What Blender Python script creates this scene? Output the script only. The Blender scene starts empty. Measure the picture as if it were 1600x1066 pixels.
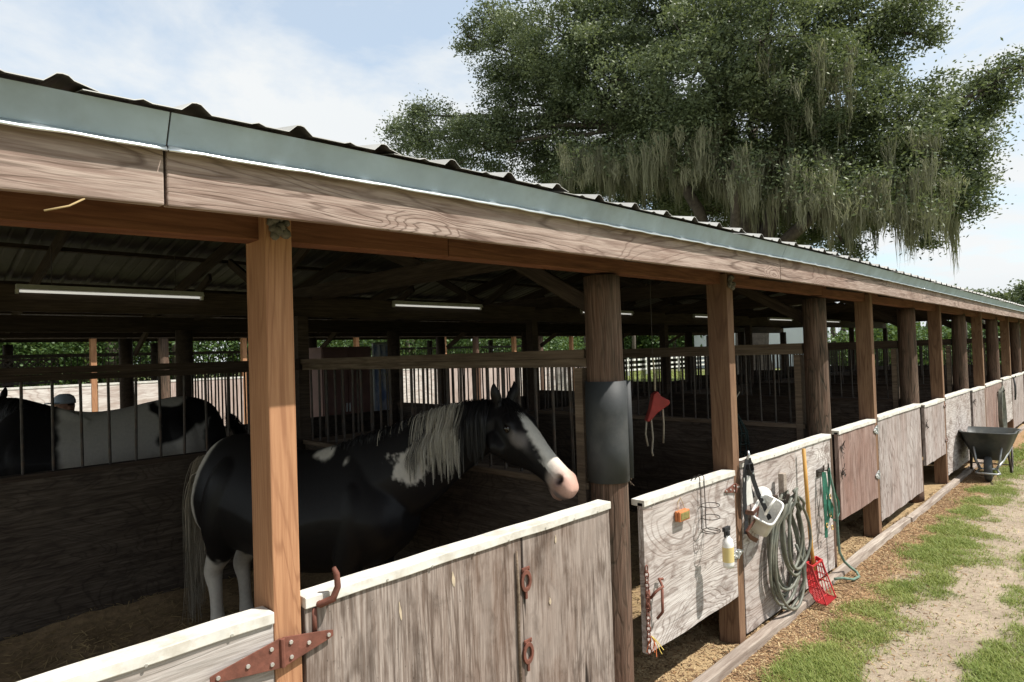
import bpy, bmesh, math, random
import numpy as np
from mathutils import Vector, Matrix, Quaternion
random.seed(7); rng = np.random.default_rng(7)
S = bpy.context.scene
COL = S.collection
R = math.radians

# ------------------------------------------------------------------ camera, sky, sun, exposure
cam_d = bpy.data.cameras.new('camera'); cam = bpy.data.objects.new('camera', cam_d); COL.objects.link(cam)
cam_d.sensor_width = 36.0; cam_d.lens = 994.4 / 1600 * 36; cam_d.clip_start = .05; cam_d.clip_end = 2000
YAW, PITCH, ROLL = .7801, .0199, -.032
_f = Vector((math.cos(YAW) * math.cos(PITCH), math.sin(YAW) * math.cos(PITCH), math.sin(PITCH)))
_r = Vector((math.sin(YAW), -math.cos(YAW), 0)); _u = _r.cross(_f)
_r2 = _r * math.cos(ROLL) + _u * math.sin(ROLL); _u2 = _u * math.cos(ROLL) - _r * math.sin(ROLL)
cam.matrix_world = Matrix(((_r2.x, _u2.x, -_f.x, 0), (_r2.y, _u2.y, -_f.y, -1.94), (_r2.z, _u2.z, -_f.z, 1.924), (0, 0, 0, 1)))
S.camera = cam

SUN = Vector((.47, -.72, 1.30)).normalized()          # towards the sun
sl = bpy.data.lights.new('sun', 'SUN'); sl.energy = 5.0; sl.angle = R(.53); sl.color = (1, .955, .88)
sun = bpy.data.objects.new('sun', sl); COL.objects.link(sun)
sun.rotation_euler = (-SUN).to_track_quat('-Z', 'Y').to_euler(); sun.location = (5, -10, 20)

W = bpy.data.worlds.new('World'); S.world = W; W.use_nodes = True
nt = W.node_tree; nt.nodes.clear()
def wn(t, **k):
    n = nt.nodes.new(t)
    for a, b in k.items(): setattr(n, a, b)
    return n
def wl(a, b): nt.links.new(a, b)
sky = wn('ShaderNodeTexSky', sky_type='NISHITA', sun_disc=False, sun_elevation=math.asin(SUN.z), sun_rotation=math.atan2(SUN.x, SUN.y), air_density=1.0, dust_density=1.2)
tc = wn('ShaderNodeTexCoord'); sep = wn('ShaderNodeSeparateXYZ'); wl(tc.outputs['Generated'], sep.inputs[0])
za = wn('ShaderNodeMath', operation='MAXIMUM'); wl(sep.outputs['Z'], za.inputs[0]); za.inputs[1].default_value = 0
zb = wn('ShaderNodeMath', operation='ADD'); wl(za.outputs[0], zb.inputs[0]); zb.inputs[1].default_value = .22
cx = wn('ShaderNodeMath', operation='DIVIDE'); wl(sep.outputs['X'], cx.inputs[0]); wl(zb.outputs[0], cx.inputs[1])
cy = wn('ShaderNodeMath', operation='DIVIDE'); wl(sep.outputs['Y'], cy.inputs[0]); wl(zb.outputs[0], cy.inputs[1])
cmb = wn('ShaderNodeCombineXYZ'); wl(cx.outputs[0], cmb.inputs[0]); wl(cy.outputs[0], cmb.inputs[1])
n1 = wn('ShaderNodeTexNoise'); n1.inputs['Scale'].default_value = 1.5; n1.inputs['Detail'].default_value = 9; n1.inputs['Roughness'].default_value = .58; n1.inputs['Distortion'].default_value = .35
wl(cmb.outputs[0], n1.inputs['Vector'])
rp = wn('ShaderNodeValToRGB'); rp.color_ramp.elements[0].position = .37; rp.color_ramp.elements[1].position = .53
rp.color_ramp.elements[0].color = (.52, .52, .52, 1); rp.color_ramp.elements[1].color = (1, 1, 1, 1); wl(n1.outputs[0], rp.inputs[0])
n2 = wn('ShaderNodeTexNoise'); n2.inputs['Scale'].default_value = .55; n2.inputs['Detail'].default_value = 3; wl(cmb.outputs[0], n2.inputs['Vector'])
rp2 = wn('ShaderNodeValToRGB'); rp2.color_ramp.elements[0].position = .3; rp2.color_ramp.elements[1].position = .7
rp2.color_ramp.elements[0].color = (3.85, 4.10, 4.25, 1); rp2.color_ramp.elements[1].color = (4.55, 4.6, 4.6, 1); wl(n2.outputs[0], rp2.inputs[0])
mx = wn('ShaderNodeMixRGB'); wl(rp.outputs[0], mx.inputs[0])
tn = wn('ShaderNodeMixRGB', blend_type='MULTIPLY'); tn.inputs[0].default_value = 1; tn.inputs[2].default_value = (.74, 1.02, 1.06, 1); wl(sky.outputs[0], tn.inputs[1]); wl(tn.outputs[0], mx.inputs[1]); wl(rp2.outputs[0], mx.inputs[2])
bg = wn('ShaderNodeBackground'); bg.inputs[1].default_value = .15; wl(mx.outputs[0], bg.inputs[0])
wo = wn('ShaderNodeOutputWorld'); wl(bg.outputs[0], wo.inputs[0])

S.view_settings.view_transform = 'Standard'; S.view_settings.look = 'None'; S.view_settings.exposure = 0.5; S.view_settings.gamma = 1
S.render.engine = 'CYCLES'; S.cycles.use_denoising = True; S.cycles.max_bounces = 8; S.cycles.diffuse_bounces = 4; S.cycles.transparent_max_bounces = 8

# ------------------------------------------------------------------ materials
class M:
    def __init__(s, name, rough=.8, spec=.3):
        s.m = bpy.data.materials.new(name); s.m.use_nodes = True; s.t = s.m.node_tree
        s.b = s.t.nodes['Principled BSDF']; s.b.inputs['Roughness'].default_value = rough; s.b.inputs['Specular IOR Level'].default_value = spec
    def n(s, t, **k):
        n = s.t.nodes.new(t)
        for a, b in k.items(): setattr(n, a, b)
        return n
    def l(s, a, b): s.t.links.new(a, b)
    def val(s, x, sock):
        if isinstance(x, (int, float)): sock.default_value = x
        elif isinstance(x, tuple): sock.default_value = x if len(x) == 4 or sock.type == 'VECTOR' else (*x, 1)
        else: s.l(x, sock)
    def math(s, op, a, b=None, c=None, clamp=False):
        n = s.n('ShaderNodeMath', operation=op, use_clamp=clamp); s.val(a, n.inputs[0])
        if b is not None: s.val(b, n.inputs[1])
        if c is not None: s.val(c, n.inputs[2])
        return n.outputs[0]
    def mix(s, f, a, b, blend='MIX'):
        n = s.n('ShaderNodeMixRGB', blend_type=blend); s.val(f, n.inputs[0]); s.val(a, n.inputs[1]); s.val(b, n.inputs[2]); return n.outputs[0]
    def ramp(s, f, stops):
        n = s.n('ShaderNodeValToRGB'); cr = n.color_ramp
        while len(cr.elements) < len(stops): cr.elements.new(.5)
        for e, (p, c) in zip(cr.elements, stops): e.position = p; e.color = (c, c, c, 1) if isinstance(c, (int, float)) else (*c, 1)
        s.l(f, n.inputs[0]); return n.outputs[0]
    def coords(s, rnd=True):
        t = s.n('ShaderNodeTexCoord').outputs['Object']
        if not rnd: return t
        o = s.n('ShaderNodeObjectInfo').outputs['Random']
        v = s.n('ShaderNodeCombineXYZ'); s.l(s.math('MULTIPLY', o, 37.3), v.inputs[0]); s.l(s.math('MULTIPLY', o, 61.7), v.inputs[1]); s.l(s.math('MULTIPLY', o, 23.1), v.inputs[2])
        a = s.n('ShaderNodeVectorMath', operation='ADD'); s.l(t, a.inputs[0]); s.l(v.outputs[0], a.inputs[1]); return a.outputs[0]
    def sc(s, v, k):
        a = s.n('ShaderNodeVectorMath', operation='MULTIPLY'); s.l(v, a.inputs[0]); a.inputs[1].default_value = k; return a.outputs[0]
    def noise(s, v, scale, detail=3, rough=.5, dist=0.):
        n = s.n('ShaderNodeTexNoise'); s.l(v, n.inputs['Vector'])
        for k, x in (('Scale', scale), ('Detail', detail), ('Roughness', rough), ('Distortion', dist)): n.inputs[k].default_value = x
        return n.outputs[0]
    def bump(s, h, strength=.3, dist=.01):
        n = s.n('ShaderNodeBump'); n.inputs['Strength'].default_value = strength; n.inputs['Distance'].default_value = dist; s.l(h, n.inputs['Height']); s.l(n.outputs[0], s.b.inputs['Normal'])
    def col(s, c): s.val(c, s.b.inputs['Base Color']); return s.m

def wood(name, light, mid, dark, axis='x', K=9, lines=.6, lscale=2.2, stain=None, stain_amt=.5, crack=.5, stretch=.22, fine=120, rough=.85, bump=.35, patch=0., blotch=0., streak=.5, knots=0.):
    m = M(name, rough, .2); v = m.coords()
    def st(a, b): return {'x': (a, b, b), 'y': (b, a, b), 'z': (b, b, a)}[axis]
    n1 = m.noise(m.sc(v, st(stretch, 1)), lscale, 4, .42, .8)
    if knots:
        vo = m.n('ShaderNodeTexVoronoi'); vo.inputs['Scale'].default_value = knots; m.l(m.sc(v, st(.55, 1)), vo.inputs['Vector'])
        on = m.n('ShaderNodeSeparateColor'); m.l(vo.outputs['Color'], on.inputs[0]); on = m.ramp(on.outputs[0], [(.45, 0), (.5, 1)])
        n1 = m.math('ADD', n1, m.math('MULTIPLY', m.ramp(vo.outputs['Distance'], [(0, .32), (.07, .2), (.3, 0)]), on))
        eye = m.math('MULTIPLY', m.ramp(vo.outputs['Distance'], [(0, 1), (.035, .9), (.06, 0)]), on)
    c = m.math('PINGPONG', m.math('MULTIPLY', n1, K), .5)          # 0...0.5
    ln = m.ramp(c, [(0, 1), (.07, .75), (.17, .10), (.5, 0)])
    ln = m.math('MULTIPLY', ln, m.ramp(m.noise(m.sc(v, st(.5, 1)), 4.5, 5, .65), [(.34, .2), (.52, 1)]))
    g = m.noise(m.sc(v, st(.035, 1)), fine, 4, .6)
    g2 = m.noise(m.sc(v, st(.10, 1)), fine * .28, 4, .65)
    base = m.mix(m.ramp(g, [(.40, 0), (.60, 1)]), mid, light)
    base = m.mix(m.math('MULTIPLY', m.ramp(g2, [(.46, 0), (.62, 1)]), streak), base, dark)
    base = m.mix(m.math('MULTIPLY', ln, lines), base, dark)
    s = m.noise(m.sc(v, st(.35, 1)), 2.1, 5, .6)
    base = m.mix(m.math('MULTIPLY', m.ramp(s, [(.42, 0), (.68, 1)]), stain_amt), base, stain or dark)
    if blotch:
        base = m.mix(m.math('MULTIPLY', m.ramp(m.noise(m.sc(v, st(.45, 1)), 11, 7, .68, .6), [(.50, 0), (.66, 1)]), blotch), base, dark)
        base = m.mix(m.math('MULTIPLY', m.ramp(m.noise(v, 75, 3, .6), [(.68, 0), (.73, 1)]), .55), base, tuple(x * .4 for x in dark))
    if patch:
        s2 = m.noise(m.sc(v, st(.5, 1)), 3.3, 6, .65)
        base = m.mix(m.math('MULTIPLY', m.ramp(s2, [(.5, 0), (.6, 1)]), patch), base, light)
    if knots: base = m.mix(m.math('MULTIPLY', eye, .75), base, tuple(x * .8 for x in dark))
    cr = m.ramp(m.noise(m.sc(v, st(.06, 1)), 22, 2, .5, .4), [(.27, 1), (.33, 0)])
    base = m.mix(m.math('MULTIPLY', cr, crack), base, tuple(x * .25 for x in dark))
    h = m.math('SUBTRACT', m.math('ADD', g, m.math('MULTIPLY', g2, .6)), m.math('ADD', m.math('MULTIPLY', ln, .5), m.math('MULTIPLY', cr, .8)))
    m.bump(h, bump, .006)
    return m.col(base)

def plain(name, c, rough=.6, metal=0., var=.25, nscale=9, spec=.4, bump=0., bscale=60, dirt=None, dirt_amt=.4):
    m = M(name, rough, spec); v = m.coords(); m.b.inputs['Metallic'].default_value = metal
    n = m.noise(v, nscale, 5, .6)
    b = m.mix(m.ramp(n, [(.3, 0), (.7, 1)]), tuple(x * (1 - var) for x in c), tuple(min(1, x * (1 + var)) for x in c))
    if dirt: b = m.mix(m.math('MULTIPLY', m.ramp(m.noise(v, nscale * .6, 6, .65), [(.48, 0), (.66, 1)]), dirt_amt), b, dirt)
    if bump: m.bump(m.noise(v, bscale, 4, .6), bump, .004)
    return m.col(b)

MT = {}
MT['ply1'] = wood('weathered_plywood_grey', (.37, .315, .28), (.20, .155, .13), (.058, .04, .031), 'z', K=14, lines=.5, lscale=4.2, stain=(.13, .075, .05), stain_amt=.65, crack=.9, stretch=.10, patch=.4, fine=150, blotch=.55, knots=1.7, streak=.6)
MT['ply0'] = wood('weathered_plywood_frayed', (.50, .465, .44), (.31, .27, .245), (.09, .08, .065), 'x', K=18, lines=.65, lscale=2.4, stain=(.19, .12, .085), crack=.85, stretch=.18, patch=.3)
MT['ply2'] = wood('whitewashed_plywood', (.60, .565, .54), (.44, .395, .37), (.14, .10, .083), 'x', K=30, lines=.75, lscale=1.9, blotch=.8, knots=1.3, stain=(.27, .195, .16), stain_amt=.5, crack=.25, stretch=.28, patch=.25, streak=.22)
MT['ply3'] = wood('rosy_plywood', (.38, .285, .25), (.25, .172, .148), (.10, .06, .048), 'z', K=16, lines=.4, lscale=1.8, blotch=.5, stain=(.20, .105, .08), stain_amt=.7, crack=.4, stretch=.4)
MT['ply4'] = wood('pale_plywood', (.48, .435, .415), (.34, .29, .272), (.12, .085, .07), 'z', knots=1.5, blotch=.6, K=24, lines=.7, lscale=1.8, stain=(.27, .18, .15), stain_amt=.4, crack=.4, stretch=.35, patch=.2)
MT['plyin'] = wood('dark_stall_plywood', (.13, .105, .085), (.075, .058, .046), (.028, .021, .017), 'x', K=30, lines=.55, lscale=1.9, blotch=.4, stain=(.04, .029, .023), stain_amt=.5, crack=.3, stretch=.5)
MT['post'] = wood('new_pine_post', (.47, .25, .135), (.38, .19, .10), (.22, .095, .048), 'z', K=24, lines=.6, lscale=3.6, stain=(.29, .145, .08), stain_amt=.5, crack=.12, stretch=.10, bump=.12, streak=.16, knots=2.6)
MT['log'] = wood('weathered_log', (.175, .117, .086), (.09, .055, .039), (.027, .027, .019), 'z', K=16, lines=.65, lscale=6, stain=(.12, .06, .04), stain_amt=.6, crack=.9, stretch=.12, fine=90, bump=.7)
MT['fascia'] = wood('weathered_fascia', (.40, .315, .27), (.265, .19, .158), (.095, .06, .046), 'x', streak=.4, knots=3.2, K=22, lines=.75, lscale=4.0, stain=(.22, .135, .105), stain_amt=.55, crack=.5, stretch=.14, patch=.25)
MT['header'] = wood('red_pine_header', (.20, .086, .046), (.145, .058, .03), (.075, .028, .015), 'x', K=16, lines=.4, lscale=3.0, stain=(.22, .085, .045), crack=.25, stretch=.12, bump=.15)
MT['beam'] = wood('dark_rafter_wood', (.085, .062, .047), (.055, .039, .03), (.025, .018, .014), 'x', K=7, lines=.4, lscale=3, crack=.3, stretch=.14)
MT['rail'] = wood('pale_rail_wood', (.24, .185, .135), (.17, .125, .09), (.06, .042, .03), 'x', K=7, lines=.4, lscale=3, stain=(.10, .07, .05), stain_amt=.7, crack=.4, stretch=.14)
MT['kerb'] = wood('kerb_timber', (.44, .385, .33), (.33, .275, .23), (.15, .11, .09), 'x', K=7, lines=.4, lscale=4, crack=.5, stretch=.12)
MT['cap'] = plain('white_cap_paint', (.64, .62, .57), .6, var=.12, nscale=18, dirt=(.36, .31, .24), dirt_amt=.5, bump=.15)
MT['galv'] = plain('galvanised_trim', (.37, .45, .53), .5, .2, var=.14, nscale=5, dirt=(.20, .22, .22), dirt_amt=.35, bump=.06, bscale=30)
MT['lip'] = plain('shiny_metal_lip', (.72, .76, .78), .28, .9, var=.1, nscale=8, bump=.25, bscale=18)
MT['post2'] = wood('weathered_pine_post', (.27, .165, .10), (.19, .108, .064), (.085, .043, .026), 'z', K=22, lines=.6, lscale=3.6, stain=(.13, .07, .045), stain_amt=.6, crack=.3, stretch=.10, bump=.2, streak=.3, knots=2.6)
MT['under'] = plain('roof_underside_shade', (.060, .056, .050), .6, .2, var=.3, nscale=3, dirt=(.06, .05, .04), dirt_amt=.5)  # sheet underside coloured darker than its top to deepen the interior shade
MT['roof'] = plain('roof_sheet', (.50, .49, .46), .5, .45, var=.12, nscale=3, dirt=(.22, .19, .16), dirt_amt=.5, bump=.05)
MT['bar'] = plain('dark_iron_bar', (.06, .052, .048), .55, .5, var=.4, nscale=20, dirt=(.13, .07, .04))
MT['rust'] = plain('rusty_red_iron', (.175, .066, .045), .75, .2, var=.3, nscale=26, dirt=(.12, .05, .035), dirt_amt=.6, bump=.3)
MT['zinc'] = plain('zinc_hinge', (.52, .55, .58), .35, .7, var=.12, nscale=22)
MT['bolt'] = plain('bolt_head', (.55, .53, .50), .4, .6, var=.2)
MT['rubber'] = plain('black_rubber_mat', (.034, .037, .039), .62, var=.2, nscale=6, spec=.4, dirt=(.11, .105, .10), dirt_amt=.35, bump=.08)
MT['tube'] = None
_m = M('lamp_tube', .4); _m.b.inputs['Emission Color'].default_value = (1, .98, .92, 1); _m.b.inputs['Emission Strength'].default_value = .35; MT['tube'] = _m.col((.9, .9, .88))

# ------------------------------------------------------------------ mesh helpers
class MB:
    """collects vertices and faces; build() links them as one mesh object"""
    def __init__(s): s.v = []; s.f = []; s.mi = []
    def add(s, vs, fs, mi=0):
        o = len(s.v); s.v += [tuple(map(float, p)) for p in vs]; s.f += [tuple(i + o for i in q) for q in fs]; s.mi += [mi] * len(fs); return s
    def box(s, a, b, mi=0):
        (x0, y0, z0), (x1, y1, z1) = a, b
        return s.add([(x0, y0, z0), (x1, y0, z0), (x1, y1, z0), (x0, y1, z0), (x0, y0, z1), (x1, y0, z1), (x1, y1, z1), (x0, y1, z1)],
                     [(0, 3, 2, 1), (4, 5, 6, 7), (0, 1, 5, 4), (1, 2, 6, 5), (2, 3, 7, 6), (3, 0, 4, 7)], mi)
    def tube(s, pts, rad, n=8, mi=0, cap=True, flat=None):
        pts = [Vector(p) for p in pts]; L = len(pts); rings = []; nrm = None
        for i, p in enumerate(pts):
            t = (pts[min(i + 1, L - 1)] - pts[max(i - 1, 0)]).normalized()
            if nrm is None: nrm = t.orthogonal().normalized()
            nrm = (nrm - t * nrm.dot(t)).normalized(); b = t.cross(nrm)
            r = rad[i] if hasattr(rad, '__len__') else rad
            rings.append([p + nrm * (r * math.cos(a)) + b * (r * math.sin(a)) for a in [2 * math.pi * k / n for k in range(n)]])
        vs = [q for rg in rings for q in rg]
        fs = [(i * n + k, i * n + (k + 1) % n, (i + 1) * n + (k + 1) % n, (i + 1) * n + k) for i in range(L - 1) for k in range(n)]
        if cap: fs += [tuple(range(n - 1, -1, -1)), tuple((L - 1) * n + k for k in range(n))]
        return s.add(vs, fs, mi)
    def strap(s, pts, width, thick, up, mi=0):
        """a flat band along pts; `up` = direction of its width"""
        pts = [Vector(p) for p in pts]; L = len(pts); vs = []
        for i, p in enumerate(pts):
            t = (pts[min(i + 1, L - 1)] - pts[max(i - 1, 0)]).normalized(); w = Vector(up); w = (w - t * w.dot(t)).normalized(); b = t.cross(w)
            vs += [p + w * width / 2 + b * thick / 2, p - w * width / 2 + b * thick / 2, p - w * width / 2 - b * thick / 2, p + w * width / 2 - b * thick / 2]
        fs = [(i * 4 + k, i * 4 + (k + 1) % 4, i * 4 + 4 + (k + 1) % 4, i * 4 + 4 + k) for i in range(L - 1) for k in range(4)] + [(3, 2, 1, 0), tuple((L - 1) * 4 + k for k in range(4))]
        return s.add(vs, fs, mi)
    def prism(s, poly, axis, a, b, mi=0):
        """extrude 2-D polygon along an axis from a to b"""
        def P(q, t): return {'x': (t, q[0], q[1]), 'y': (q[0], t, q[1]), 'z': (q[0], q[1], t)}[axis]
        n = len(poly)
        vs = [P(q, a) for q in poly] + [P(q, b) for q in poly]
        return s.add(vs, [tuple(range(n - 1, -1, -1)), tuple(range(n, 2 * n))] + [(i, (i + 1) % n, n + (i + 1) % n, n + i) for i in range(n)], mi)
    def loft(s, rings, mi=0, cap=True):
        n = len(rings[0]); o = [p for r in rings for p in r]; L = len(rings)
        fs = [(i * n + k, i * n + (k + 1) % n, (i + 1) * n + (k + 1) % n, (i + 1) * n + k) for i in range(L - 1) for k in range(n)]
        if cap: fs += [tuple(range(n - 1, -1, -1)), tuple((L - 1) * n + k for k in range(n))]
        return s.add(o, fs, mi)
    def mesh(s, name, mats, smooth=False, fix=True):
        me = bpy.data.meshes.new(name); me.from_pydata(s.v, [], s.f)
        for m in (mats if isinstance(mats, (list, tuple)) else [mats]): me.materials.append(m)
        if len(set(s.mi)) > 1: me.polygons.foreach_set('material_index', s.mi)
        if fix:
            bm = bmesh.new(); bm.from_mesh(me); bmesh.ops.recalc_face_normals(bm, faces=bm.faces); bm.to_mesh(me); bm.free()
        if smooth: me.polygons.foreach_set('use_smooth', [True] * len(me.polygons))
        me.update(); return me
    def build(s, name, mats, parent=None, loc=(0, 0, 0), smooth=False, bevel=0):
        return obj(name, s.mesh(name, mats, smooth), parent, loc, bevel=bevel)
def obj(name, me, parent=None, loc=(0, 0, 0), rot=None, bevel=0):
    o = bpy.data.objects.new(name, me); COL.objects.link(o); o.location = loc
    if rot is not None: o.rotation_euler = rot
    if parent is not None: o.parent = parent
    if bevel:
        b = o.modifiers.new('bevel', 'BEVEL'); b.width = bevel; b.segments = 2; b.limit_method = 'ANGLE'; b.angle_limit = R(50)
    return o
def tag(o, label=None, cat=None, group=None, kind=None):
    for k, x in (('label', label), ('category', cat), ('group', group), ('kind', kind)):
        if x: o[k] = x
    return o
def thing(name, label, cat, loc=(0, 0, 0), group=None, rz=0):
    o = bpy.data.objects.new(name, None); COL.objects.link(o); o.location = loc; o.rotation_euler = (0, 0, rz); o.empty_display_size = .1
    return tag(o, label, cat, group)
def part_label(o, label): o['label'] = label; return o
def boxo(name, mat, parent, a, b, bevel=0, pl=(0, 0, 0)):
    """axis-aligned box object with its origin at the corner a (world), parent at pl"""
    d = [b[i] - a[i] for i in range(3)]
    return MB().box((0, 0, 0), d).build(name, mat, parent, tuple(a[i] - pl[i] for i in range(3)), bevel=bevel)
_bc = {}
def beam(name, mat, parent, p0, p1, w, h, bevel=0, pl=(0, 0, 0)):
    """rectangular bar from p0 to p1 (local x along it); w horizontal, h vertical"""
    p0 = Vector(p0); p1 = Vector(p1); L = (p1 - p0).length; key = (name, mat.name, round(L, 3), w, h)
    if key not in _bc: _bc[key] = MB().box((0, -w / 2, -h / 2), (L, w / 2, h / 2)).mesh(name, mat)
    o = obj(name, _bc[key], parent, p0 - Vector(pl), bevel=bevel)
    t = (p1 - p0).normalized(); up = Vector((0, 0, 1)) if abs(t.z) < .95 else Vector((0, 1, 0))
    s = up.cross(t).normalized(); u = t.cross(s)
    o.rotation_mode = 'QUATERNION'; o.rotation_quaternion = Matrix((t, s, u)).transposed().to_quaternion()
    return o
def fast_mesh(name, V, F, mats, smooth=False, attr=None, mi=None):
    """numpy mesh: V (n,3), F (m,k)"""
    me = bpy.data.meshes.new(name); k = F.shape[1]; m = len(F)
    me.vertices.add(len(V)); me.vertices.foreach_set('co', np.ascontiguousarray(V, np.float32).ravel())
    me.loops.add(m * k); me.loops.foreach_set('vertex_index', np.ascontiguousarray(F, np.int32).ravel())
    me.polygons.add(m); me.polygons.foreach_set('loop_start', np.arange(0, m * k, k, dtype=np.int32)); me.polygons.foreach_set('loop_total', np.full(m, k, np.int32))
    for x in (mats if isinstance(mats, (list, tuple)) else [mats]): me.materials.append(x)
    if mi is not None: me.polygons.foreach_set('material_index', np.asarray(mi, np.int32))
    if smooth: me.polygons.foreach_set('use_smooth', np.ones(m, bool))
    me.update(calc_edges=True)
    if attr is not None:
        a = me.color_attributes.new('tint', 'FLOAT_COLOR', 'POINT'); c = np.ones((len(V), 4), np.float32); c[:, :3] = attr; a.data.foreach_set('color', c.ravel())
    return me
def vnoise(P, freq, seed=0, octv=3):
    """value noise on an (n,3) or (n,2) array, 0..1"""
    P = np.asarray(P, float)
    if P.shape[1] == 2: P = np.c_[P, np.zeros(len(P))]
    tot = np.zeros(len(P)); amp = 1.; s = 0.
    for o in range(octv):
        q = P * freq * 2 ** o + 100.3 + 17.7 * o; i = np.floor(q).astype(np.int64); fr = q - i; fr = fr * fr * (3 - 2 * fr); acc = 0
        for dx in (0, 1):
            for dy in (0, 1):
                for dz in (0, 1):
                    h = ((i[:, 0] + dx) * 374761393 + (i[:, 1] + dy) * 668265263 + (i[:, 2] + dz) * 2147483647 + seed * 974634777 + o * 362437) & 0xffffffff
                    h = ((h ^ (h >> 13)) * 1274126177) & 0xffffffff; h = (h ^ (h >> 16)) & 0xffff
                    acc = acc + h / 65535. * (fr[:, 0] if dx else 1 - fr[:, 0]) * (fr[:, 1] if dy else 1 - fr[:, 1]) * (fr[:, 2] if dz else 1 - fr[:, 2])
        tot += amp * acc; s += amp; amp *= .5
    return tot / s
def sstep(a, b, x): t = np.clip((x - a) / (b - a), 0, 1); return t * t * (3 - 2 * t)

# ------------------------------------------------------------------ ground
def grass_mask(P):
    x, y = P[:, 0], P[:, 1]
    n = vnoise(P[:, :2], 1.1, 3, 4); nf = vnoise(P[:, :2], 4.5, 5, 3)
    band = np.exp(-((y + .55 + .05 * np.sin(x * 1.3)) / .30) ** 2)
    right = sstep(-1.02, -1.22, y) * (.75 + .25 * np.sin(x * 2.6 + 1))
    far = sstep(8.5, 13, x) * sstep(-.3, -.55, y)
    g = np.maximum(np.maximum(band, right * .9), far) * .85 + (n - .5) * 1.7 + (nf - .5) * 1.6
    g = sstep(.20, 1.3, g)
    g *= sstep(-.16, -.34, y)                                          # bare strip by the kerb
    lawn = np.maximum(sstep(9.6, 10.6, y), np.maximum(sstep(22.5, 24, x), sstep(-2.6, -4.5, y)))
    lawn = np.maximum(lawn, sstep(-3.5, -6, x))
    inside = ((x > -3) & (x < 21.6) & (y > -.1) & (y < 9.6))
    return np.where(inside, 0, np.maximum(g, lawn * (.75 + .3 * (nf - .5))))
def axis_pts(*segs):
    out = []
    for a, b, n in segs: out += list(np.linspace(a, b, n, endpoint=False))
    return np.array(out + [segs[-1][1]])
gx = np.concatenate([[-700, -300, -120, -60, -35, -20, -12, -8], axis_pts((-5, 2.4, 30), (2.4, 9, 190), (9, 14, 70), (14, 26, 60)), [30, 36, 45, 60, 90, 150, 320, 700]])
gy = np.concatenate([[-700, -300, -120, -60, -30, -15, -9, -6], axis_pts((-4, -1.7, 14), (-1.7, .5, 74), (.5, 3.4, 20), (3.4, 14, 24)), [17, 22, 30, 45, 70, 120, 300, 700]])
GX, GY = np.meshgrid(gx, gy); GP = np.c_[GX.ravel(), GY.ravel(), np.zeros(GX.size)]
near = (GP[:, 0] > 1) & (GP[:, 0] < 20) & (GP[:, 1] > -3) & (GP[:, 1] < 3)
def ground_h(P):
    h = (vnoise(P[:, :2], 1.6, 11, 3) - .5) * .05 + (vnoise(P[:, :2], 9, 12, 2) - .5) * .022
    h *= ((P[:, 0] > -3) & (P[:, 0] < 24) & (P[:, 1] > -4) & (P[:, 1] < 10))
    h += np.where((P[:, 1] > -.04) & (P[:, 1] < .6) & (P[:, 0] > -2) & (P[:, 0] < 21), .02 + .05 * (vnoise(P[:, :2], 7, 14, 2) - .45), 0)
    return h - .012
GP[:, 2] = ground_h(GP)
nx, ny = len(gx), len(gy); ii = np.arange(nx - 1)[None, :] + nx * np.arange(ny - 1)[:, None]; ii = ii.ravel()
GF = np.c_[ii, ii + 1, ii + 1 + nx, ii + nx]
gm = grass_mask(GP)
# r = grass cover, g = mulch by the kerb, b = under the roof
mul = sstep(-.62, -.34, GP[:, 1] + (vnoise(GP[:, :2], 2.2, 21, 3) - .5) * .5) * (GP[:, 1] < -.02)
ins = ((GP[:, 1] > -.05) & (GP[:, 1] < 9.5) & (GP[:, 0] > -3) & (GP[:, 0] < 21.6)).astype(float)
m = M('ground_soil', .95, .1); v = m.coords(False); at = m.n('ShaderNodeAttribute', attribute_name='tint'); sp = m.n('ShaderNodeSeparateColor'); m.l(at.outputs['Color'], sp.inputs[0])
nA = m.noise(v, 2.3, 6, .65); nB = m.noise(v, 34, 5, .7); nC = m.noise(v, 130, 3, .7)
sand = m.mix(m.ramp(nA, [(.35, 0), (.65, 1)]), (.40, .33, .25), (.29, .235, .18))
sand = m.mix(m.math('MULTIPLY', m.ramp(nB, [(.45, 0), (.62, 1)]), .55), sand, (.21, .165, .125))
mulc = m.mix(m.ramp(nB, [(.35, 0), (.65, 1)]), (.25, .145, .075), (.38, .255, .145)); mulc = m.mix(m.math('MULTIPLY', m.ramp(nA, [(.45, 0), (.6, 1)]), .5), mulc, (.15, .09, .05))
lawn = m.mix(m.ramp(nB, [(.3, 0), (.7, 1)]), (.06, .10, .022), (.13, .17, .045)); lawn = m.mix(m.math('MULTIPLY', m.ramp(nA, [(.5, 0), (.65, 1)]), .35), lawn, (.23, .19, .10))
tan = m.mix(m.ramp(nB, [(.3, 0), (.7, 1)]), (.44, .32, .18), (.27, .185, .10))
c = m.mix(sp.outputs[1], sand, mulc); c = m.mix(sp.outputs[0], c, lawn); c = m.mix(sp.outputs[2], c, tan)
c = m.mix(m.math('MULTIPLY', m.ramp(nC, [(.35, 1), (.5, 0)]), .35), c, (.09, .065, .045))
m.bump(m.math('ADD', nB, m.math('MULTIPLY', nC, .5)), .6, .012); m.col(c); MT['ground'] = m.m
ground = obj('ground', fast_mesh('ground', GP, GF, MT['ground'], True, np.c_[gm, mul * (1 - ins), ins])); tag(ground, 'sandy ground with grass and bark by the barn', kind='structure')

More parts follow.
